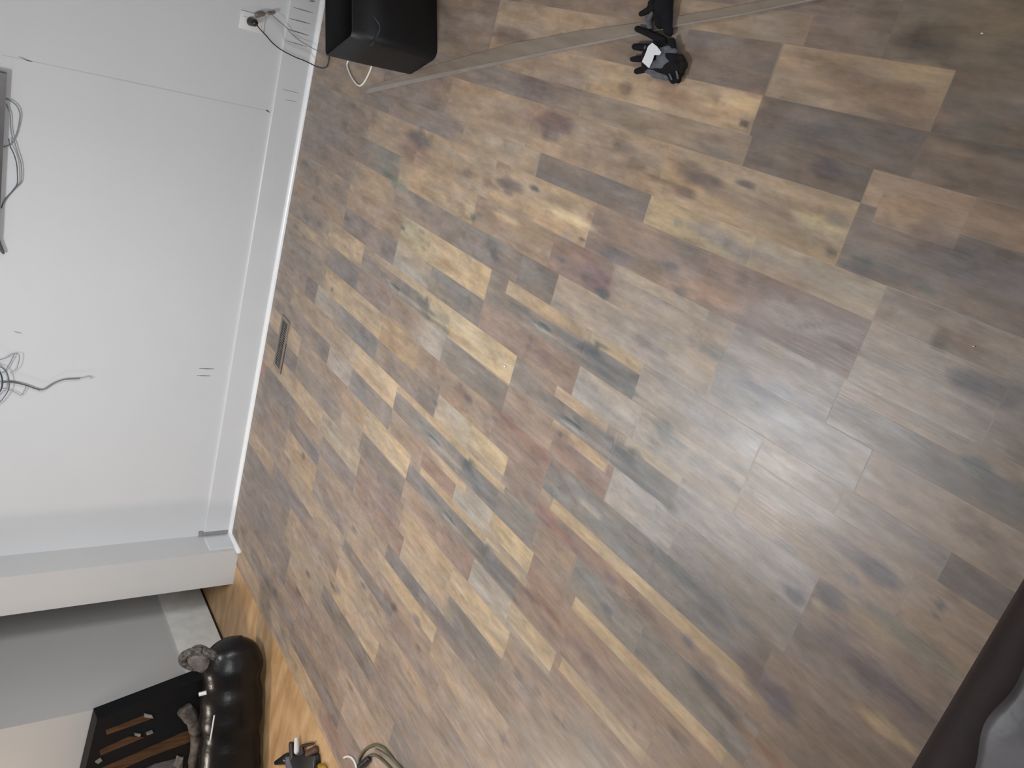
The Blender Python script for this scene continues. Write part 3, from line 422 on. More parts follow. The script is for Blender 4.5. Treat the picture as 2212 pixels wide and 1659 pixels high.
    rr = rng_(nz(1.0, 3, 30, 6, 5.0), 0.3, 0.7, 0.33, 0.43); L.new(rr.outputs[0], b.inputs['Roughness'])
    bp = nt_.nodes.new('ShaderNodeBump'); bp.inputs['Strength'].default_value = 0.12; bp.inputs['Distance'].default_value = 0.002
    L.new(nz(1.0, 4, 160, 14, 9.0).outputs[0], bp.inputs['Height']); L.new(bp.outputs[0], b.inputs['Normal'])
    me.materials.append(m)
    return struct(o, 'grey brown wood look laminate floor boards')
SAT = 1.02; VAL = 1.21; CON = 0.78
floor_mesh()

# honey coloured hall floor on the far side of the threshold
HF = mat('honey_floor', (0.55, 0.35, 0.18), 0.45, 0.5, rgb2=(0.37, 0.215, 0.10), noise_scale=1.6, bump=0.05, stretch=(2.5, 9, 1))
a0 = st(S_MIN, -2.2); a1 = st(S_MIN, 4.3)
v, f = [a0, a1, Vector((-3.2, 6.0, 0)), Vector((-7.0, 6.0, 0)), Vector((-7.0, -2.2, 0))], [(0, 1, 2, 3, 4)]
struct(obj('floor', v, f, HF), 'honey brown wooden floor of the hall')

# ------------------------------------------------------------------ walls
YW = 4.085; XE = -2.995; PX = -3.237; PY = 3.905
struct(obj('wall_back', *merge([boxg(XE - 0.001, 2.4, YW, YW + 0.15, 0, 2.45)]), WALL), 'white painted back wall')
struct(obj('wall_pier', *boxg(PX, XE, PY, YW + 0.15, 0, 2.45), PIERM), 'white boxed end of the back wall beside the hall opening')
struct(obj('wall_left', *boxg(-7.0, -3.66, 3.56, 6.0, 0, 2.45), HALLW), 'grey hall wall behind the opening')
struct(obj('wall_hall', *boxg(-3.66, -3.0, 5.9, 6.0, 0, 2.45), HALLW))
struct(obj('wall_hallside', *boxg(-3.06, XE, YW + 0.15, 5.9, 0, 2.45), HALLW))
struct(obj('wall_right', *merge([boxg(2.4, 2.5, 0.1, YW + 0.15, 0, 2.45), boxg(2.4, 2.5, -2.1, -0.8, 0, 2.45), boxg(2.4, 2.5, -0.8, 0.1, 0, 0.9), boxg(2.4, 2.5, -0.8, 0.1, 2.2, 2.45)]), WALL))
struct(obj('wall_far_left', *boxg(-7.1, -7.0, -2.1, 3.56, 0, 2.45), HALLW))
wf = merge([boxg(-7.0, -2.2, -2.1, -2.0, 0, 2.45), boxg(-0.2, 2.4, -2.1, -2.0, 0, 2.45), boxg(-2.2, -0.2, -2.1, -2.0, 0, 0.85), boxg(-2.2, -0.2, -2.1, -2.0, 2.15, 2.45)])
struct(obj('wall_front', *wf, WALL))
struct(obj('ceiling', *boxg(-7.1, 2.5, -2.1, 6.0, 2.45, 2.5), CEIL))

# baseboard with rounded top and quarter round at the floor
def run_profile(name, prof, a, b, nrm, m, label=None):
    a = Vector(a); b = Vector(b); nrm = Vector(nrm); V = []
    for p in (a, b):
        for (d, z) in prof: V.append(p + nrm * d + Vector((0, 0, z)))
    n = len(prof); Fc = [(i, (i + 1) % n, n + (i + 1) % n, n + i) for i in range(n)] + [tuple(range(n))[::-1], tuple(range(n, 2 * n))]
    return struct(obj(name, V, Fc, m), label)
bb = [(0, 0), (0.015, 0), (0.015, 0.154), (0.012, 0.159), (0.006, 0.162), (0, 0.163)]
run_profile('baseboard_back', bb, (-2.962, YW, 0), (2.4, YW, 0), (0, -1, 0), TRIM, 'tall white baseboard along the back wall')
qr = [(0, 0)] + [(0.018 * math.cos(t), 0.019 * math.sin(t)) for t in [i * math.pi / 2 / 6 for i in range(7)]]
QR = mat('shoe_paint', (0.80, 0.81, 0.82), 0.3, 0.5, noise_amt=0.02)
run_profile('trim_1', qr, (-2.978, YW - 0.015, 0), (2.4, YW - 0.015, 0), (0, -1, 0), QR, 'white shoe moulding along the floor')
run_profile('trim_2', qr, (XE, YW - 0.005, 0), (XE, PY - 0.03, 0), (1, 0, 0), QR, 'white shoe moulding turning the corner')
run_profile('trim_3', [(0, 0), (0.006, 0), (0.006, 0.155), (0, 0.16)], (XE, YW - 0.03, 0), (XE, PY + 0.03, 0), (1, 0, 0), TRIM)
GAPSH = mat('end_gap_shade', (0.27, 0.26, 0.26), 0.8, 0.2, noise_amt=0.2, noise_scale=60)
struct(obj('end_gap_shade_strip', *boxg(-2.990, -2.962, YW - 0.012, YW, 0.018, 0.185), GAPSH), 'grey strip painting the shaded gap at the end of the baseboard')  # grey strip with the gap's shade put into its colour
run_profile('baseboard_hall', [(0, 0.012), (0.014, 0.012), (0.014, 0.27), (0, 0.27)], (-3.66, 5.9, 0), (-3.66, 3.56, 0), (1, 0, 0), mat('hall_trim', (0.72, 0.71, 0.67), 0.45, 0.5, noise_amt=0.12, noise_scale=14))
GAPM = mat('gap_shade', (0.035, 0.02, 0.012), 0.8, 0.2, noise_amt=0.3)  # dark brown that paints the shade inside narrow gaps
struct(obj('hall_gap_shade_strip', *boxg(-3.66, -3.642, 3.56, 5.9, 0.0005, 0.0115), GAPM), 'dark strip painting the shade in the gap under the hall baseboard')

wall = bpy.data.objects['wall_back']
def decal(name, pts, y, m, parent, th=0.0007):       # thin mark on the wall, pts in world x,z
    V = [Vector((p.x, y, p.z)) for p in pts] + [Vector((p.x, y - th, p.z)) for p in pts]; n = len(pts)
    return obj(name, V, [tuple(range(n)), tuple(range(n, 2 * n))[::-1]] + [(i, (i + 1) % n, n + (i + 1) % n, n + i) for i in range(n)], m, parent)
def mark(name, p0, p1, wd, y, m, parent):
    a = wp(*p0, y); b = wp(*p1, y); d = (b - a); n = Vector((-d.z, 0, d.x)).normalized() * wd / 2
    return decal(name, [a + n * 0.4, (a + b) / 2 + n, b + n * 0.4, b - n * 0.4, (a + b) / 2 - n, a - n * 0.4], y, m, parent)
SCL = mat('faint_mark', (0.36, 0.36, 0.37), 0.7, 0.2, noise_amt=0.2, noise_scale=80)
SCM = mat('mid_mark', (0.22, 0.22, 0.225), 0.7, 0.2, noise_amt=0.2, noise_scale=80)
SEAM = mat('seam_line', (0.50,0.505,0.51), 0.6, 0.3, noise_amt=0.05)
mark('wall_seam', (4, 119), (579, 240), 0.006, YW, SEAM, wall)
mark('surface_mark', (574, 237), (583, 243), 0.007, YW, DARKM, wall)
mark('surface_mark', (430, 796), (463, 797), 0.006, YW, SCM, wall); mark('surface_mark', (425, 811), (455, 812), 0.006, YW, SCM, wall)
mark('surface_mark', (30, 716), (47, 720), 0.007, YW, SCL, wall); mark('surface_mark', (40, 122), (70, 134), 0.006, YW, SCL, wall)
bbo = bpy.data.objects['baseboard_back']
for p0, p1, wd, m in (((634, 16), (676, 28), .004, SCM), ((626, 40), (671, 52), .0045, DARKM), ((622, 63), (667, 77), .005, DARKM), ((620, 88), (662, 101), .004, SCM), ((668, 2), (680, 3), .008, SCM), ((628, 72), (648, 84), .003, SCL), ((610, 193), (645, 201), .003, SCL), ((615, 215), (640, 220), .003, SCL)):
    mark('surface_mark', p0, p1, wd, YW - 0.0152, m, bbo)  # thin slanted dark marks across the baseboard

# ceiling lamp (above the frame)
lt = thing('ceiling_light', 'round flush ceiling light over the floor', 'ceiling light', (LAMP[0], LAMP[1], 2.45))
obj('base', *tube([(LAMP[0], LAMP[1], 2.45), (LAMP[0], LAMP[1], 2.395)], 0.2, 32), TRIM, lt)

# ------------------------------------------------------------------ wall outlet and cords
PLW = mat('outlet_plastic', (0.66, 0.66, 0.64), 0.35, 0.5, noise_amt=0.02)
BLK = mat('black_plastic', (0.012, 0.013, 0.015), 0.35, 0.5, noise_amt=0.2)
ol = thing('wall_outlet', 'white wall outlet on the back wall with a black plug in it', 'outlet', (-0.165, YW, 0.31))
pl = obj('cover_plate', *boxg(-0.205, -0.128, YW - 0.006, YW, 0.253, 0.367), PLW, ol); bevel(pl, 0.003)
for z in (0.283, 0.337):
    bevel(obj('socket', *boxg(-0.182, -0.151, YW - 0.009, YW - 0.005, z - 0.017, z + 0.017), PLW, ol), 0.004)
pc = thing('cord', 'thin black cord hanging from the outlet down to the floor', 'cord', (-0.17, YW - 0.03, 0.33))
plug = obj('plug', *merge([capsule((-0.165, YW - 0.012, 0.318), (-0.165, YW - 0.045, 0.312), 0.020, 0.016)]), BLK, pc, True)
pp = [wp(549, 45, YW - 0.05), wp(560, 61, YW - 0.07), wp(575, 77, YW - 0.07), wp(590, 94, YW - 0.06), wp(610, 109, YW - 0.06), wp(637, 123, YW - 0.07), wp(655, 130, YW - 0.07), wp(668, 136, YW - 0.07), fp(684, 144, .004), fp(697, 147, .004), fp(706, 143, .004), fp(710, 131, .004), fp(711, 120, .004)]
obj('cable', *tube(smooth_path(pp), 0.0026), mat('dark_cable', (0.03, 0.03, 0.032), 0.5, noise_amt=0.2), pc, True)
GRC = mat('grey_cable', (0.22, 0.21, 0.20), 0.5, noise_amt=0.2)
BRZ = mat('brown_plastic', (0.20, 0.16, 0.14), 0.5, noise_amt=0.3)
pc2 = thing('cord', 'small brownish adapter with a thin pale cord beside the black plug', 'cord', wp(580, 28, YW - 0.03))
obj('adapter', *merge([capsule(wp(556, 32, YW - 0.022), wp(568, 30, YW - 0.022), 0.012, 0.010), capsule(wp(582, 29, YW - 0.02), wp(592, 27, YW - 0.02), 0.008, 0.007)]), BRZ, pc2, True)
obj('cable', *tube(smooth_path([wp(568, 30, YW - .02), wp(583, 29, YW - .03), wp(593, 38, YW - .03), wp(607, 50, YW - .03), wp(620, 61, YW - .03), wp(627, 70, YW - .025), wp(642, 84, YW - .03), wp(660, 96, YW - .04), fp(690, 112, .004)]), 0.0016), GRC, pc2, True)

# ------------------------------------------------------------------ wastebasket
BASK = mat('black_bin_plastic', (0.0075, 0.0078, 0.0088), 0.5, 0.35, noise_amt=0.3, bump=0.05)
bl = Vector((-0.176, 3.082)); fl_ = Vector((-0.075, 2.886)); dv = (bl - fl_).normalized(); wv = Vector((-dv.y, dv.x)) * -1
if wv.x < 0: wv = -wv
WD, DP, HB = 0.36, 0.225, 0.345
def rrect(cx, cy, a, b, r, n=6):
    out = []
    for sx, sy, t0 in ((1, 1, 0), (-1, 1, 90), (-1, -1, 180), (1, -1, 270)):
        for i in range(n + 1):
            t = math.radians(t0 + 90 * i / n); out.append((cx + sx * (a - r) + r * math.cos(t), cy + sy * (b - r) + r * math.sin(t)))
    return out
ctr = fl_ + wv * WD / 2 + dv * DP / 2
bk = thing('wastebasket', 'black rectangular wastebasket near the back wall', 'wastebasket', (ctr.x, ctr.y, 0))
def ringpts(a, b, r, z):
    return [Vector((ctr.x + wv.x * x + dv.x * y, ctr.y + wv.y * x + dv.y * y, z)) for x, y in rrect(0, 0, a, b, r)]
def loft(rings, close_first=True, close_last=False):
    n = len(rings[0]); V = [p for r in rings for p in r]; Fc = []
    for j in range(len(rings) - 1):
        for i in range(n): Fc.append((j * n + i, j * n + (i + 1) % n, (j + 1) * n + (i + 1) % n, (j + 1) * n + i))
    if close_first: Fc.append(tuple(range(n))[::-1])
    if close_last: Fc.append(tuple(range((len(rings) - 1) * n, len(rings) * n)))
    return V, Fc
hw, hd = WD / 2, DP / 2
rings = [ringpts(hw - .008, hd - .008, .03, 0.0), ringpts(hw - .004, hd - .004, .032, .008), ringpts(hw, hd, .028, .2), ringpts(hw + .001, hd + .001, .026, HB), ringpts(hw - .004, hd - .004, .022, HB), ringpts(hw - .006, hd - .006, .025, .2), ringpts(hw - .012, hd - .012, .025, .01)]
obj('body', *loft(rings, True, True), BASK, bk, True)
# worn arc and scuffs on its near side
def sidept(u, z): p = fl_ + dv * u; return Vector((p.x, p.y, z)) - Vector((wv.x, wv.y, 0)) * 0.0016
SMR = mat('bin_scuff', (0.06, 0.06, 0.066), 0.45, 0.5, rgb2=(0.02, 0.02, 0.022), noise_scale=60)
def frontpt(u, z): p = fl_ + wv * u; return Vector((p.x, p.y, z)) - Vector((dv.x, dv.y, 0)) * 0.002
def onplane(px, py, o, n):
    r = ray(px, py); k = (Vector((o.x, o.y, 0)) - Vector((0, 0, H))).dot(n) / r.dot(n); return Vector((0, 0, H)) + r * k
nf = Vector((dv.x, dv.y, 0)); of = Vector((fl_.x, fl_.y, 0)) - nf * 0.003
arc = smooth_path([onplane(x, y, of, nf) for x, y in ((804, 34), (812, 42), (819, 53), (820, 66), (814, 79), (806, 92), (800, 99))], 2)
obj('surface_mark', *tube(arc, [.0012, .0016, .002, .0026, .003, .0034, .0036, .0036, .0036, .0036, .003, .002, .001], 8), SMR, bk, True)

WHC = mat('white_cable', (0.72, 0.70, 0.64), 0.4, noise_amt=0.03)
wc = obj('white_cord', *tube(smooth_path([fp(762, 118, .004), fp(750, 137, .004), fp(756, 159, .004), fp(766, 176, .004), fp(776, 185, .004), fp(785, 180, .004), fp(795, 163, .004), fp(803, 143, .004), fp(806, 128, .004)]), 0.0042), WHC, None, True)
tag(wc, 'white cord looping out on the floor beside the black wastebasket', 'cord')

# loose tapered strip of floor trim
ST1 = mat('strip_top', (0.24, 0.195, 0.155), 0.35, 0.5, rgb2=(0.20, 0.155, 0.12), noise_scale=3, stretch=(12, 2, 1))
ST2 = mat('strip_edge', (0.29, 0.25, 0.22), 0.35, 0.5, noise_amt=0.15, noise_scale=10)
sp = thing('floor_trim_strip', 'long thin loose strip of floor trim lying slantwise across the boards', 'trim strip', fp(1250, 95, 0))
lowp = [(792, 203), (948, 168), (1108, 134), (1249, 104), (1380, 77), (1465, 58), (1600, 35), (1766, 0), (1860, -22)]
upp = [(800, 187), (950, 138), (1108, 94), (1249, 68), (1380, 50), (1465, 36), (1600, 12), (1750, -16), (1850, -40)]
def strip(lo, hi, z0, z1, a, b):
    V = []; 
    for (x0, y0), (x1, y1) in zip(lo, hi):
        wide = max(0.0, min(1.0, (980 - x0) / 120.0)); aa = a + (0.5 * wide if a > 0 else 0); bb_ = b + (0.5 * wide if b < 1 else 0)  # pale edge widens at the far end, painting the wall's reflection
        for z in (z0, z1):
            p = fp(x0, y0, 0); q_ = fp(x1, y1, 0)
            for u in (aa, bb_): r = p.lerp(q_, u); V.append(Vector((r.x, r.y, z)))
    n = len(lo); Fc = [(0, 1, 3, 2), ((n - 1) * 4, (n - 1) * 4 + 2, (n - 1) * 4 + 3, (n - 1) * 4 + 1)]
    for i in range(n - 1):
        o_ = i * 4; Fc += [(o_, o_ + 4, o_ + 5, o_ + 1), (o_ + 2, o_ + 3, o_ + 7, o_ + 6), (o_, o_ + 2, o_ + 6, o_ + 4), (o_ + 1, o_ + 5, o_ + 7, o_ + 3)]
    return V, Fc
obj('face', *strip(lowp, upp, 0.0005, 0.003, 0.17, 1.0), ST1, sp)
obj('edge_with_sheen', *strip(lowp, upp, 0.0005, 0.0042, 0.0, 0.17), ST2, sp)

# ------------------------------------------------------------------ work gloves
GB = mat('glove_black', (0.008, 0.008, 0.010), 0.85, 0.2, noise_amt=0.4, bump=0.5, bump_scale=300)
GG = mat('glove_grey', (0.075, 0.078, 0.09), 0.7, 0.3, rgb2=(0.11, 0.112, 0.125), noise_scale=50, bump=0.3, bump_scale=200)
GBR = mat('glove_fleece', (0.035, 0.027, 0.022), 0.95, 0.1, noise_amt=0.5, noise_scale=200, bump=1.0, bump_scale=400)
WHT = mat('white_label', (0.66, 0.67, 0.68), 0.5, noise_amt=0.03)
def cpx(x, y, z): return fp(1300 + x / 8.508, y / 8.508, z)
def tubes(lst):
    return merge([capsule(cpx(a[0], a[1], z0), cpx(b[0], b[1], z1), r0, r1) for a, b, z0, z1, r0, r1 in lst])
g1 = thing('work_glove', 'black work glove with grey palm and white label, palm up on the floor', 'glove', cpx(1000, 1150, 0), 'pair of work gloves on the floor')
gb = obj('glove_body', *tubes([((850, 1000), (1300, 1080), .018, .018, .017, .017), ((850, 1180), (1380, 1250), .018, .018, .018, .017), ((960, 880), (1250, 900), .016, .016, .015, .014), ((1000, 1320), (1300, 1340), .014, .016, .012, .015),
    ((1120, 740), (860, 610), .014, .014, .011, .010), ((860, 610), (650, 530), .014, .012, .010, .0085), ((900, 880), (610, 860), .016, .012, .011, .0095), ((850, 1080), (560, 1090), .016, .01, .010, .0075), ((850, 1260), (640, 1310), .014, .01, .010, .0085),
    ((1250, 1300), (1310, 1490), .014, .012, .013, .0085), ((1380, 1300), (1400, 1470), .014, .012, .014, .0095), ((1330, 1150), (1290, 760), .016, .014, .013, .010)]), GB, g1)
remesh(gb, 0.0035)
gp = obj('palm_pad', *tubes([((950, 1000), (1230, 900), .026, .022, .012, .010), ((900, 1180), (1150, 1200), .026, .026, .0125, .012), ((880, 1290), (1120, 1380), .018, .018, .010, .0095), ((1080, 1060), (1200, 1180), .027, .024, .012, .012), ((1000, 1000), (1320, 960), .024, .020, .012, .0105), ((960, 1360), (1210, 1410), .018, .018, .010, .010), ((1150, 1050), (1300, 1180), .026, .022, .012, .010), ((820, 880), (860, 960), .020, .020, .008, .008), ((760, 1260), (860, 1310), .014, .014, .007, .007)]), GG, g1)
remesh(gp, 0.003)
fc = obj('fleece_cuff', *tubes([((1440, 1080), (1500, 1200), .012, .012, .012, .012), ((1400, 1180), (1450, 1330), .014, .014, .012, .011)]), GBR, g1); remesh(fc, 0.003, 1)
for a, b in (((1215, 1300), (1290, 1470)), ((1370, 1310), (1400, 1450))):
    obj('strap', *tube(smooth_path([cpx(*a, .026), cpx((a[0] + b[0]) / 2, (a[1] + b[1]) / 2, .027), cpx(*b, .022)]), .0024), GG, g1, True)
lb = [(925, 785), (1010, 850), (1090, 960), (1060, 1010), (960, 1010), (930, 1110), (865, 1250), (735, 1135), (800, 990), (850, 850)]
LZ = .0415
V = [cpx(x, y, LZ) for x, y in lb] + [cpx(x, y, LZ) - Vector((0, 0, .0012)) for x, y in lb]; n = len(lb)
obj('label_patch', V, [tuple(range(n)), tuple(range(n, 2 * n))[::-1]] + [(i, (i + 1) % n, n + (i + 1) % n, n + i) for i in range(n)], WHT, g1)
g2 = thing('work_glove', 'dark work glove with fingers spread toward the wall, beyond the labelled glove', 'glove', cpx(1100, 200, 0), 'pair of work gloves on the floor')
gb2 = obj('glove_body', *tubes([((1165, -900), (1150, 100), .028, .026, .026, .024), ((1080, 100), (1080, 420), .02, .018, .018, .016), ((1200, 200), (1210, 560), .02, .016, .016, .012), ((1230, 520), (1250, 600), .014, .012, .011, .010), ((980, 120), (880, 180), .014, .012, .013, .010), ((880, 180), (720, 255), .012, .01, .010, .0075), ((980, 20), (900, 60), .016, .014, .012, .009)]), GB, g2)
remesh(gb2, 0.0035)
gp2 = obj('palm_pad', *tubes([((930, 240), (860, 350), .020, .012, .006, .009), ((860, 350), (890, 500), .010, .010, .010, .0085)]), GG, g2); remesh(gp2, 0.003)

# ------------------------------------------------------------------ floor vent
VB = mat('vent_brown', (0.14, 0.12, 0.10), 0.4, 0.5, metal=0.2, noise_amt=0.4, noise_scale=25)
VD_ = mat('vent_dark', (0.03, 0.026, 0.022), 0.6, noise_amt=0.3)
VF = mat('vent_frame', (0.21, 0.175, 0.15), 0.4, noise_amt=0.2)
fv = thing('floor_vent', 'narrow brown floor vent set in the boards along the baseboard', 'floor vent', (-1.646, 3.83, 0))
x0, x1, y0, y1 = -1.79, -1.503, 3.775, 3.885
fr = merge([boxg(x0, x1, y0, y0 + .018, .0005, .005), boxg(x0, x1, y1 - .018, y1, .0005, .005), boxg(x0, x0 + .018, y0 + .018, y1 - .018, .0005, .005), boxg(x1 - .018, x1, y0 + .018, y1 - .018, .0005, .005)])
obj('frame', *fr, VF, fv)
obj('well', *boxg(x0 + .018, x1 - .018, y0 + .018, y1 - .018, .0004, .0012), VD_, fv)
sl = []
for i in range(20):
    xx = x0 + .022 + i * .0126; sl.append(boxg(xx, xx + .007, y0 + .018, y1 - .018, .0012, .0040))
obj('grille', *merge(sl + [boxg(x0 + .018, x1 - .018, 3.828, 3.834, .0012, .0045)]), VB, fv)
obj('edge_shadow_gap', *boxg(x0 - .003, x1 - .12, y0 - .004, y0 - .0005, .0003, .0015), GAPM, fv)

# ------------------------------------------------------------------ television and wires
TVB = mat('tv_bezel', (0.085, 0.07, 0.058), 0.3, 0.5, rgb2=(0.05, 0.042, 0.042), noise_scale=8)
TVS = mat('tv_screen', (0.006, 0.010, 0.014), 0.08, 0.6, noise_amt=0.2)
tvt = thing('television', 'flat black television with a brownish bezel mounted high on the back wall', 'television', (-0.98, YW, 1.25))
tx0, tx1, tz0, tz1, ty0, ty1 = -1.365, -0.598, 1.252, 1.70, YW - 0.034, YW - 0.004
bez = merge([boxg(tx0, tx1, ty0, ty1, tz0, tz0 + .030), boxg(tx0, tx1, ty0, ty1, tz1 - .018, tz1), boxg(tx0, tx0 + .018, ty0, ty1, tz0 + .030, tz1 - .018), boxg(tx1 - .018, tx1, ty0, ty1, tz0 + .030, tz1 - .018)])
obj('bezel', *bez, TVB, tvt)
obj('screen', *boxg(tx0 + .018, tx1 - .018, ty0 + .004, ty1, tz0 + .030, tz1 - .018), TVS, tvt)
obj('wall_mount', *boxg(-1.1, -0.86, ty1, YW - .0005, 1.38, 1.6), BLK, tvt)
FC = mat('faint_cable', (0.22, 0.22, 0.24), 0.5, noise_amt=0.1)
yy = YW - 0.012
c1 = obj('hanging_wire', *tube(smooth_path([wp(8, 211, yy), wp(24, 219, yy), wp(36, 229, yy), wp(43, 245, yy), wp(42, 262, yy), wp(37, 285, yy), wp(31, 300, yy), wp(22, 313, yy), wp(8, 318, yy)]), 0.0024), FC, None, True)
tag(c1, 'thin wire bulging in a loop below the television near its right end', 'wire')
c2 = obj('hanging_wire', *tube(smooth_path([wp(14, 225, yy), wp(22, 250, yy), wp(23, 272, yy), wp(25, 290, yy), wp(32, 310, yy), wp(38, 330, yy), wp(45, 352, yy), wp(47, 380, yy), wp(44, 396, yy), wp(30, 410, yy), wp(14, 428, yy), wp(4, 446, yy)]), 0.0022), FC, None, True)
tag(c2, 'pale thin wire sagging lowest under the television', 'wire')
DKC = mat('thin_dark_cable', (0.07, 0.075, 0.085), 0.5, noise_amt=0.1)
c3 = obj('hanging_wire', *tube(smooth_path([wp(19, 300, yy - .003), wp(22, 316, yy - .003), wp(30, 333, yy - .003), wp(36, 355, yy - .003), wp(38, 385, yy - .003), wp(36, 400, yy - .003), wp(24, 416, yy - .003), wp(10, 432, yy - .003), wp(3, 450, yy - .003)]), 0.0022), DKC, None, True)
tag(c3, 'dark thin wire hanging just inside the pale sagging one under the television', 'wire')
pk = thing('remote_sensor', 'small dark tip sticking out below the left end of the television', 'sensor', wp(5, 540, YW - .05))
obj('body', *capsule(wp(-8, 515, YW - .02), wp(7, 546, YW - .02), .011, .006), DKC, pk, True)
# tangled wire bundle coming out of the wall
wb = thing('wire_bundle', 'tangle of thin wires looping out of the white wall left of the television', 'wires', wp(0, 815, YW - .02))
def cab(name, pts, r, m, yv=YW - .02): return obj(name, *tube(smooth_path([wp(x, y, yv) for x, y in pts]), r), m, wb, True)
cab('wire', [(-30, 790), (-10, 780), (8, 775), (20, 768), (31, 764), (28, 772), (20, 787), (12, 800), (4, 806)], .0018, FC)
cab('wire', [(31, 765), (38, 764), (42, 770), (40, 784), (35, 796), (22, 806)], .0015, FC, YW - .03)
cab('wire', [(-25, 786), (-5, 790), (10, 799), (18, 814), (20, 834), (14, 850), (0, 868), (-20, 880)], .0022, mat('blue_grey_cable', (0.10, 0.11, 0.17), .5, noise_amt=.1), YW - .035)
cab('wire', [(-20, 785), (-3, 800), (4, 815), (5, 830), (0, 845), (-18, 860)], .0034, mat('teal_cable', (0.03, 0.06, 0.08), .4, noise_amt=.1), YW - .04)
cab('wire', [(6, 838), (20, 842), (34, 848), (46, 854), (52, 845), (56, 835), (48, 829), (30, 826), (18, 826)], .0015, FC)
cab('wire', [(2, 828), (20, 824), (38, 827), (55, 832), (72, 838), (86, 843)], .0024, DKC)
cab('pigtail', [(0, 824), (24, 826), (44, 829), (62, 834), (78, 840), (90, 842), (98, 839), (110, 831), (124, 824), (140, 819.5), (158, 818.5), (172, 817.5)], .0034, mat('pigtail_grey', (0.17, 0.175, 0.18), .6, noise_amt=.2), YW - .018)
cab('bare_end', [(172, 817.5), (182, 815), (192, 813), (199, 817)], .0022, SCL, YW - .015)

# ------------------------------------------------------------------ leather ottoman in the corner
LEA = mat('brown_leather', (0.018, 0.011, 0.011), 0.65, 0.2, rgb2=(0.024, 0.014, 0.014), noise_scale=12, bump=0.35, bump_scale=14)
LEA2 = mat('painted_leather_sheen', (0.085, 0.08, 0.088), 0.45, 0.45, rgb2=(0.028, 0.024, 0.026), noise_scale=9, bump=0.5, bump_scale=10)  # greyish tone paints the sheen on the brown leather top
ot = thing('leather_ottoman', 'dark brown leather ottoman with a glossy top in the near corner', 'ottoman', (-0.9, -0.1, 0))
TZ = 0.62
def cushion(x0, x1, y0, y1, z0, z1, r, nx=90, ny=50, wr=0.006, crown=0.02):
    V = []; Fc = []
    nx_, ny_ = nx, ny
    for i in range(nx_ + 1):
        for j in range(ny_ + 1):
            u = i / nx_; v_ = j / ny_; x = x0 + (x1 - x0) * u; y = y0 + (y1 - y0) * v_
            d = min(x - x0, x1 - x, y - y0, y1 - y); e = max(0, 1 - d / r); z = z1 - r * (1 - math.sqrt(max(0, 1 - e * e))) + crown * (1 - (2 * u - 1) ** 4) * (1 - (2 * v_ - 1) ** 4) * min(1, d / 0.1)
            z += wr * noise.noise(Vector((x * 9, y * 16, 1.3))) * min(1, d / r)
            V.append(Vector((x, y, z)))
    for i in range(nx_):
        for j in range(ny_): a = i * (ny_ + 1) + j; Fc.append((a, a + ny_ + 1, a + ny_ + 2, a + 1))
    # sides
    rim = [i * (ny_ + 1) for i in range(nx_ + 1)] + [nx_ * (ny_ + 1) + j for j in range(1, ny_ + 1)] + [i * (ny_ + 1) + ny_ for i in range(nx_ - 1, -1, -1)] + [j for j in range(ny_ - 1, 0, -1)]
    n0 = len(V)
    for k in rim: V.append(Vector((V[k].x, V[k].y, z0)))
    m_ = len(rim)
    for k in range(m_): Fc.append((rim[k], n0 + k, n0 + (k + 1) % m_, rim[(k + 1) % m_]))
    Fc.append(tuple(range(n0, n0 + m_)))
    return V, Fc
ox0, ox1, oy0 = -1.6, 0.25, -0.5; oy1 = 0.272
obj('cushion', *cushion(ox0, ox1, oy0, oy1, 0.40, TZ, 0.05, crown=0.004, wr=0.003), LEA, ot, True)
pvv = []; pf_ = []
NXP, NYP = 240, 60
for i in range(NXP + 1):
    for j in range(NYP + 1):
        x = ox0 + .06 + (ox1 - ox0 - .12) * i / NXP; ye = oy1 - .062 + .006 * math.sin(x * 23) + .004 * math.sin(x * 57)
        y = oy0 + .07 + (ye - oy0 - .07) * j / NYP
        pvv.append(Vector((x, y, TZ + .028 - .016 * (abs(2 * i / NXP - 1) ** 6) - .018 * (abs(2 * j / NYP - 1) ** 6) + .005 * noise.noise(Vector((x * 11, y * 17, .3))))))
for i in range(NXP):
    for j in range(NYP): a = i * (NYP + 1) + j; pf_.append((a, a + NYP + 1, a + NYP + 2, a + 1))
so = obj('sheen_panel', pvv, pf_, LEA2, ot, True); sm_ = so.modifiers.new('solid', 'SOLIDIFY'); sm_.thickness = 0.012
so['label'] = 'greyish panel painting the sheen on the leather top'
bevel(obj('base', *boxg(ox0 + .02, ox1 - .02, oy0 + .02, oy1 - .015, 0.08, 0.40), LEA, ot), 0.02)
for x in (ox0 + .08, ox1 - .08):
    for y in (oy0 + .08, oy1 - .08): obj('leg', *tube([(x, y, 0), (x, y, 0.08)], [.02, .028], 12), BLK, ot)

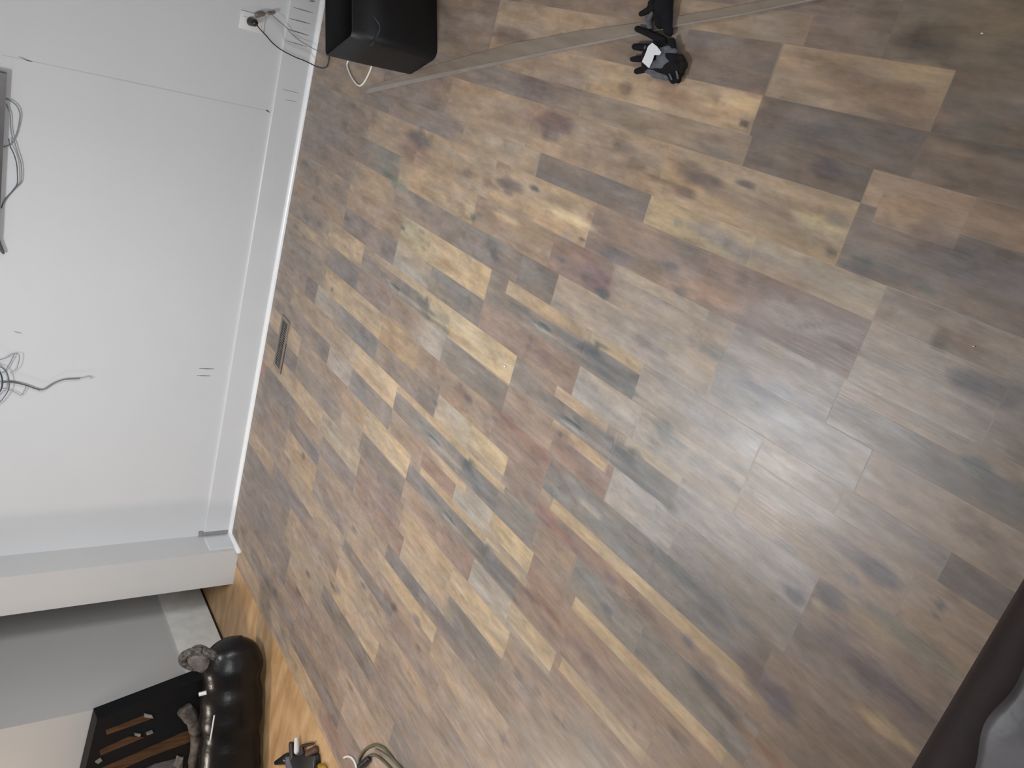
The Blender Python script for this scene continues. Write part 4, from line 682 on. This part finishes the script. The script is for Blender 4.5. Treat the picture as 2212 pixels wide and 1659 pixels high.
# ------------------------------------------------------------------ dark things in the hall
CAB = mat('dark_stained_wood', (0.005, 0.008, 0.010), 0.6, 0.15, rgb2=(0.008, 0.007, 0.008), noise_scale=6)
CABB = mat('worn_brown_wood', (0.085, 0.040, 0.017), 0.45, 0.5, rgb2=(0.03, 0.014, 0.008), noise_scale=6, stretch=(8, 1, 1))
SPK = mat('worn_grey', (0.25, 0.23, 0.22), 0.5, rgb2=(0.12, 0.11, 0.10), noise_scale=30)
yc = 3.44
cb = thing('wooden_cabinet', 'dark stained wooden cabinet with worn brown streaks behind the black bag', 'cabinet', (-3.9, yc + .05, 0))
BR_ = Vector((-3.405, yc, 0.0)); TR = wp(210, 1554, yc); TL = wp(185, 1659, yc); TL2 = TR + (TL - TR) * 2.6; BL = Vector((-4.25, yc, 0))
def cabpt(u, v_, off=0.0): # u from right to left, v up
    p = BR_.lerp(BL, u).lerp(TR.lerp(TL2, u), v_); return Vector((p.x, yc - off, p.z))
V = [cabpt(0, 0), cabpt(1, 0), cabpt(1, 1), cabpt(0, 1)]; V += [p + Vector((-.02, .10, 0)) for p in V]
obj('body', V, [(0, 1, 2, 3), (7, 6, 5, 4), (0, 4, 5, 1), (1, 5, 6, 2), (2, 6, 7, 3), (3, 7, 4, 0)], CAB, cb)
def cabq(name, quad, m, off=.004):
    P = [wp(x, y, yc) for x, y in quad]; n = len(P)
    V = [Vector((p.x, yc - off, p.z)) for p in P] + [Vector((p.x, yc, p.z)) for p in P]
    return obj(name, V, [tuple(range(n)), tuple(range(n, 2 * n))[::-1]] + [(i, (i + 1) % n, n + (i + 1) % n, n + i) for i in range(n)], m, cb)
def c6(x, y): return (160 + x / 3.687, 1300 + y / 3.687)
cabq('wood_strip', [c6(250, 1020), c6(560, 900), c6(625, 905), c6(600, 935), c6(260, 1055)], CABB)
cabq('wood_strip', [c6(200, 1180), c6(440, 1070), c6(560, 1075), c6(380, 1150), c6(210, 1220)], CABB)
cabq('wood_strip', [c6(200, 1330), c6(520, 1190), c6(860, 1040), c6(960, 1010), c6(960, 1100), c6(600, 1230), c6(380, 1330)], CABB)
cabq('pale_panel', [c6(560, 1330), c6(640, 1290), c6(800, 1250), c6(870, 1230), c6(860, 1330)], mat('bluish_panel', (0.10, 0.10, 0.11), .4, rgb2=(.05, .05, .06), noise_scale=20))
for q4 in ([(820, 1220), (870, 1240), (830, 1320), (790, 1300)], [(480, 1040), (530, 1050), (525, 1070), (480, 1060)], [(570, 1040), (620, 1020), (630, 1040), (580, 1058)], [(165, 1270), (210, 1240), (225, 1260), (190, 1285)], [(555, 885), (620, 900), (630, 925), (560, 915)]):
    cabq('worn_spot', [c6(*p) for p in q4], SPK, .006)
# black bag
BAG = mat('black_bag_vinyl', (0.005, 0.006, 0.007), 0.30, 0.3, rgb2=(0.009, 0.007, 0.007), noise_scale=8, bump=0.25, bump_scale=20)
bg = thing('duffel_bag', 'glossy black rounded bag lying on the hall floor at the wall corner', 'bag', (-3.5, 3.25, 0))
A = Vector((-3.14, 3.36, 0.165)); B = Vector((-4.1, 2.98, 0.17)); d = (B - A).normalized(); nn = Vector((-d.y, d.x, 0)); rings = []
for i in range(42):
    t = (i / 41) ** 1.7; e = min(1, math.sqrt(max(0.0, 1 - (1 - min(1, t / 0.17)) ** 2)) + 0.02); c = A + (B - A) * t
    wob = 1 + 0.04 * math.sin(t * 21) + 0.03 * math.sin(t * 47); ring = []
    for k in range(28):
        a = 2 * math.pi * k / 28; ring.append(Vector((c.x, c.y, 0)) + nn * (0.115 * e * wob * math.cos(a)) + Vector((0, 0, 0.168 + 0.165 * (e if math.sin(a) > 0 else max(e, 0.3)) * wob * (1.0 if math.sin(a) < 0 else 1.0) * math.sin(a) * (0.95))))
    rings.append(ring)
bo = obj('body', *loft(rings, True, True), BAG, bg, True)
minz = min(v.co.z for v in bo.data.vertices)
for v in bo.data.vertices: v.co.z -= minz
CUF = mat('grey_fleece', (0.16, 0.145, 0.135), 0.95, 0.1, rgb2=(0.05, 0.045, 0.042), noise_scale=60, bump=0.8, bump_scale=90)
cp = wp(430, 1424, 3.33); ring = []
ax1 = Vector((0.75, 0.55, 0.0)).normalized(); 
rgp = [cp + Vector((math.cos(a) * .070, -math.cos(a) * .02 + math.sin(a) * .03, math.sin(a) * .075)) for a in [2 * math.pi * i / 24 for i in range(25)]]
obj('fleece_opening', *tube(rgp, .022, 10, False), CUF, bg, True)
obj('opening_lining', *capsule(cp + Vector((.01, .01, 0)), cp + Vector((-.02, 0.0, -.02)), .06, .055), mat('dark_lining', (.07, .06, .055), .9, rgb2=(.17, .155, .14), noise_scale=25), bg, True)
for (x, y, r) in ((499, 1399, .011), (466, 1418, .005), (514, 1560, .009), (520, 1455, .004)):
    p = wp(x, y, 3.14); 
HLW = mat('highlight_white', (0.6, 0.6, 0.6), 0.4, noise_amt=0.05)  # white for highlights painted on the bag, and for one real plug
obj('highlight_white', *tube([wp(430, 1500, 3.10), wp(446, 1496, 3.09)], .010, 6), HLW, bg)
pz = obj('highlight_line', *tube(smooth_path([wp(463, 1545, 3.04), wp(459, 1570, 3.0), wp(454, 1600, 2.96)]), .004), HLW, bg, True)  # thin highlight painted as a white line on the glossy bag
rg = obj('cloth_rag', *tube(smooth_path([wp(398, 1532, 3.385), wp(418, 1560, 3.36), wp(424, 1600, 3.325), wp(418, 1640, 3.295), wp(412, 1680, 3.275)]), [.042, .036, .03, .026, .02], 10), mat('rag_grey', (.14, .12, .105), .95, .1, rgb2=(.04, .032, .028), noise_scale=22, bump=.6, bump_scale=40), None, True)
tag(rg, 'grey brown rag draped between the black bag and the dark cabinet', 'rag')

# small dark power block with plugs near the bottom
pb = thing('power_strip', 'black power strip with plugs lying on the honey brown hall floor', 'power strip', fp(665, 1650, 0))
def c1x(x, y, z=0.0): return fp(560 + x / 6.506, 1500 + y / 6.506, z)
bp_ = [c1x(560, 1180), c1x(520, 900), c1x(600, 820), c1x(860, 830), c1x(870, 960), c1x(840, 1180)]
bevel(obj('body', *prism([(p.x, p.y) for p in bp_], 0, .035), BLK, pb), .006)
DKB = mat('dark_brown_plastic', (.03, .018, .012), .5, noise_amt=.3)
obj('plug', *merge([capsule(c1x(450, 700, .015), c1x(470, 900, .02), .013, .016)]), DKB, pb, True)
obj('plug', *merge([capsule(c1x(600, 740, .015), c1x(620, 900, .02), .011, .014), capsule(c1x(610, 720, .014), c1x(760, 690, .014), .008, .006)]), DKB, pb, True)
obj('plug', *merge([capsule(c1x(790, 780, .012), c1x(700, 830, .02), .02, .02)]), mat('brown_plug', (.09, .04, .02), .6, noise_amt=.5, noise_scale=40), pb, True)
o = obj('plug', *capsule(c1x(520, 630, .02), c1x(530, 800, .02), .010, .015), HLW, pb, True); o['label'] = 'white plug'
obj('plug', *capsule(c1x(240, 960, .02), c1x(400, 900, .03), .012, .028), BLK, pb, True)
obj('plug', *capsule(c1x(420, 920, .03), c1x(470, 1100, .03), .02, .03), mat('grey_plug', (.13, .13, .15), .4, noise_amt=.3), pb, True)
o = obj('knob', *capsule(c1x(860, 1010, .015), c1x(910, 1030, .015), .014, .014), mat('mustard', (.35, .2, .015), .5, noise_amt=.1), pb, True); o['label'] = 'mustard yellow knob'

OLV = mat('olive_cable', (0.085, 0.08, 0.045), 0.5, rgb2=(.12, .11, .075), noise_scale=30)
ec = thing('extension_cord', 'olive green extension cord with a black plug on the laminate floor', 'cord', fp(800, 1640, 0))
for off, zz in ((0, .006), (1, .006)):
    pts = [(1400, 980), (1410, 900), (1460, 810), (1540, 740), (1640, 710), (1740, 745), (1820, 830), (1900, 930), (2010, 1060), (2100, 1180)] if off == 0 else [(1440, 960), (1490, 900), (1580, 850), (1660, 870), (1740, 930), (1830, 1020), (1950, 1160)]
    obj('cable', *tube(smooth_path([c1x(x, y, zz) for x, y in pts]), .0062), OLV, ec, True)
obj('cable', *tube(smooth_path([c1x(x, y, .006) for x, y in [(1640, 780), (1730, 830), (1830, 900), (1930, 1000), (2040, 1130)]]), .0065), mat('tan_cable', (.20, .18, .13), .5, noise_amt=.1), ec, True)
obj('plug', *capsule(c1x(1420, 1010, .014), c1x(1530, 910, .014), .015, .012), BLK, ec, True)
wc2 = obj('white_cord', *tube(smooth_path([c1x(x, y, .005) for x, y in [(1190, 890), (1240, 872), (1290, 885), (1330, 930), (1360, 1000), (1385, 1090), (1400, 1180)]]), .0052), WHC, None, True)
tag(wc2, 'short white cord between the power strip and the olive extension cord', 'cord')

# crumbs
CRM = mat('crumb_white', (0.75, 0.73, 0.70), 0.4, noise_amt=0.05)
for (x, y, r, lab) in ((1090, 791, .0032, 'tiny white crumb on a light board in the middle of the floor'), (2103, 748, .0014, 'tiny pale crumb on the boards toward the right edge'), (2121, 72, .0016, 'tiny pale crumb near the upper right corner')):
    p = fp(x, y, r); tag(obj('crumb', *capsule(p - Vector((0, r * .8, 0)), p + Vector((0, r * .8, 0)), r, r * .8, 6), CRM, None, True), lab, 'crumb', 'crumbs on the floor')
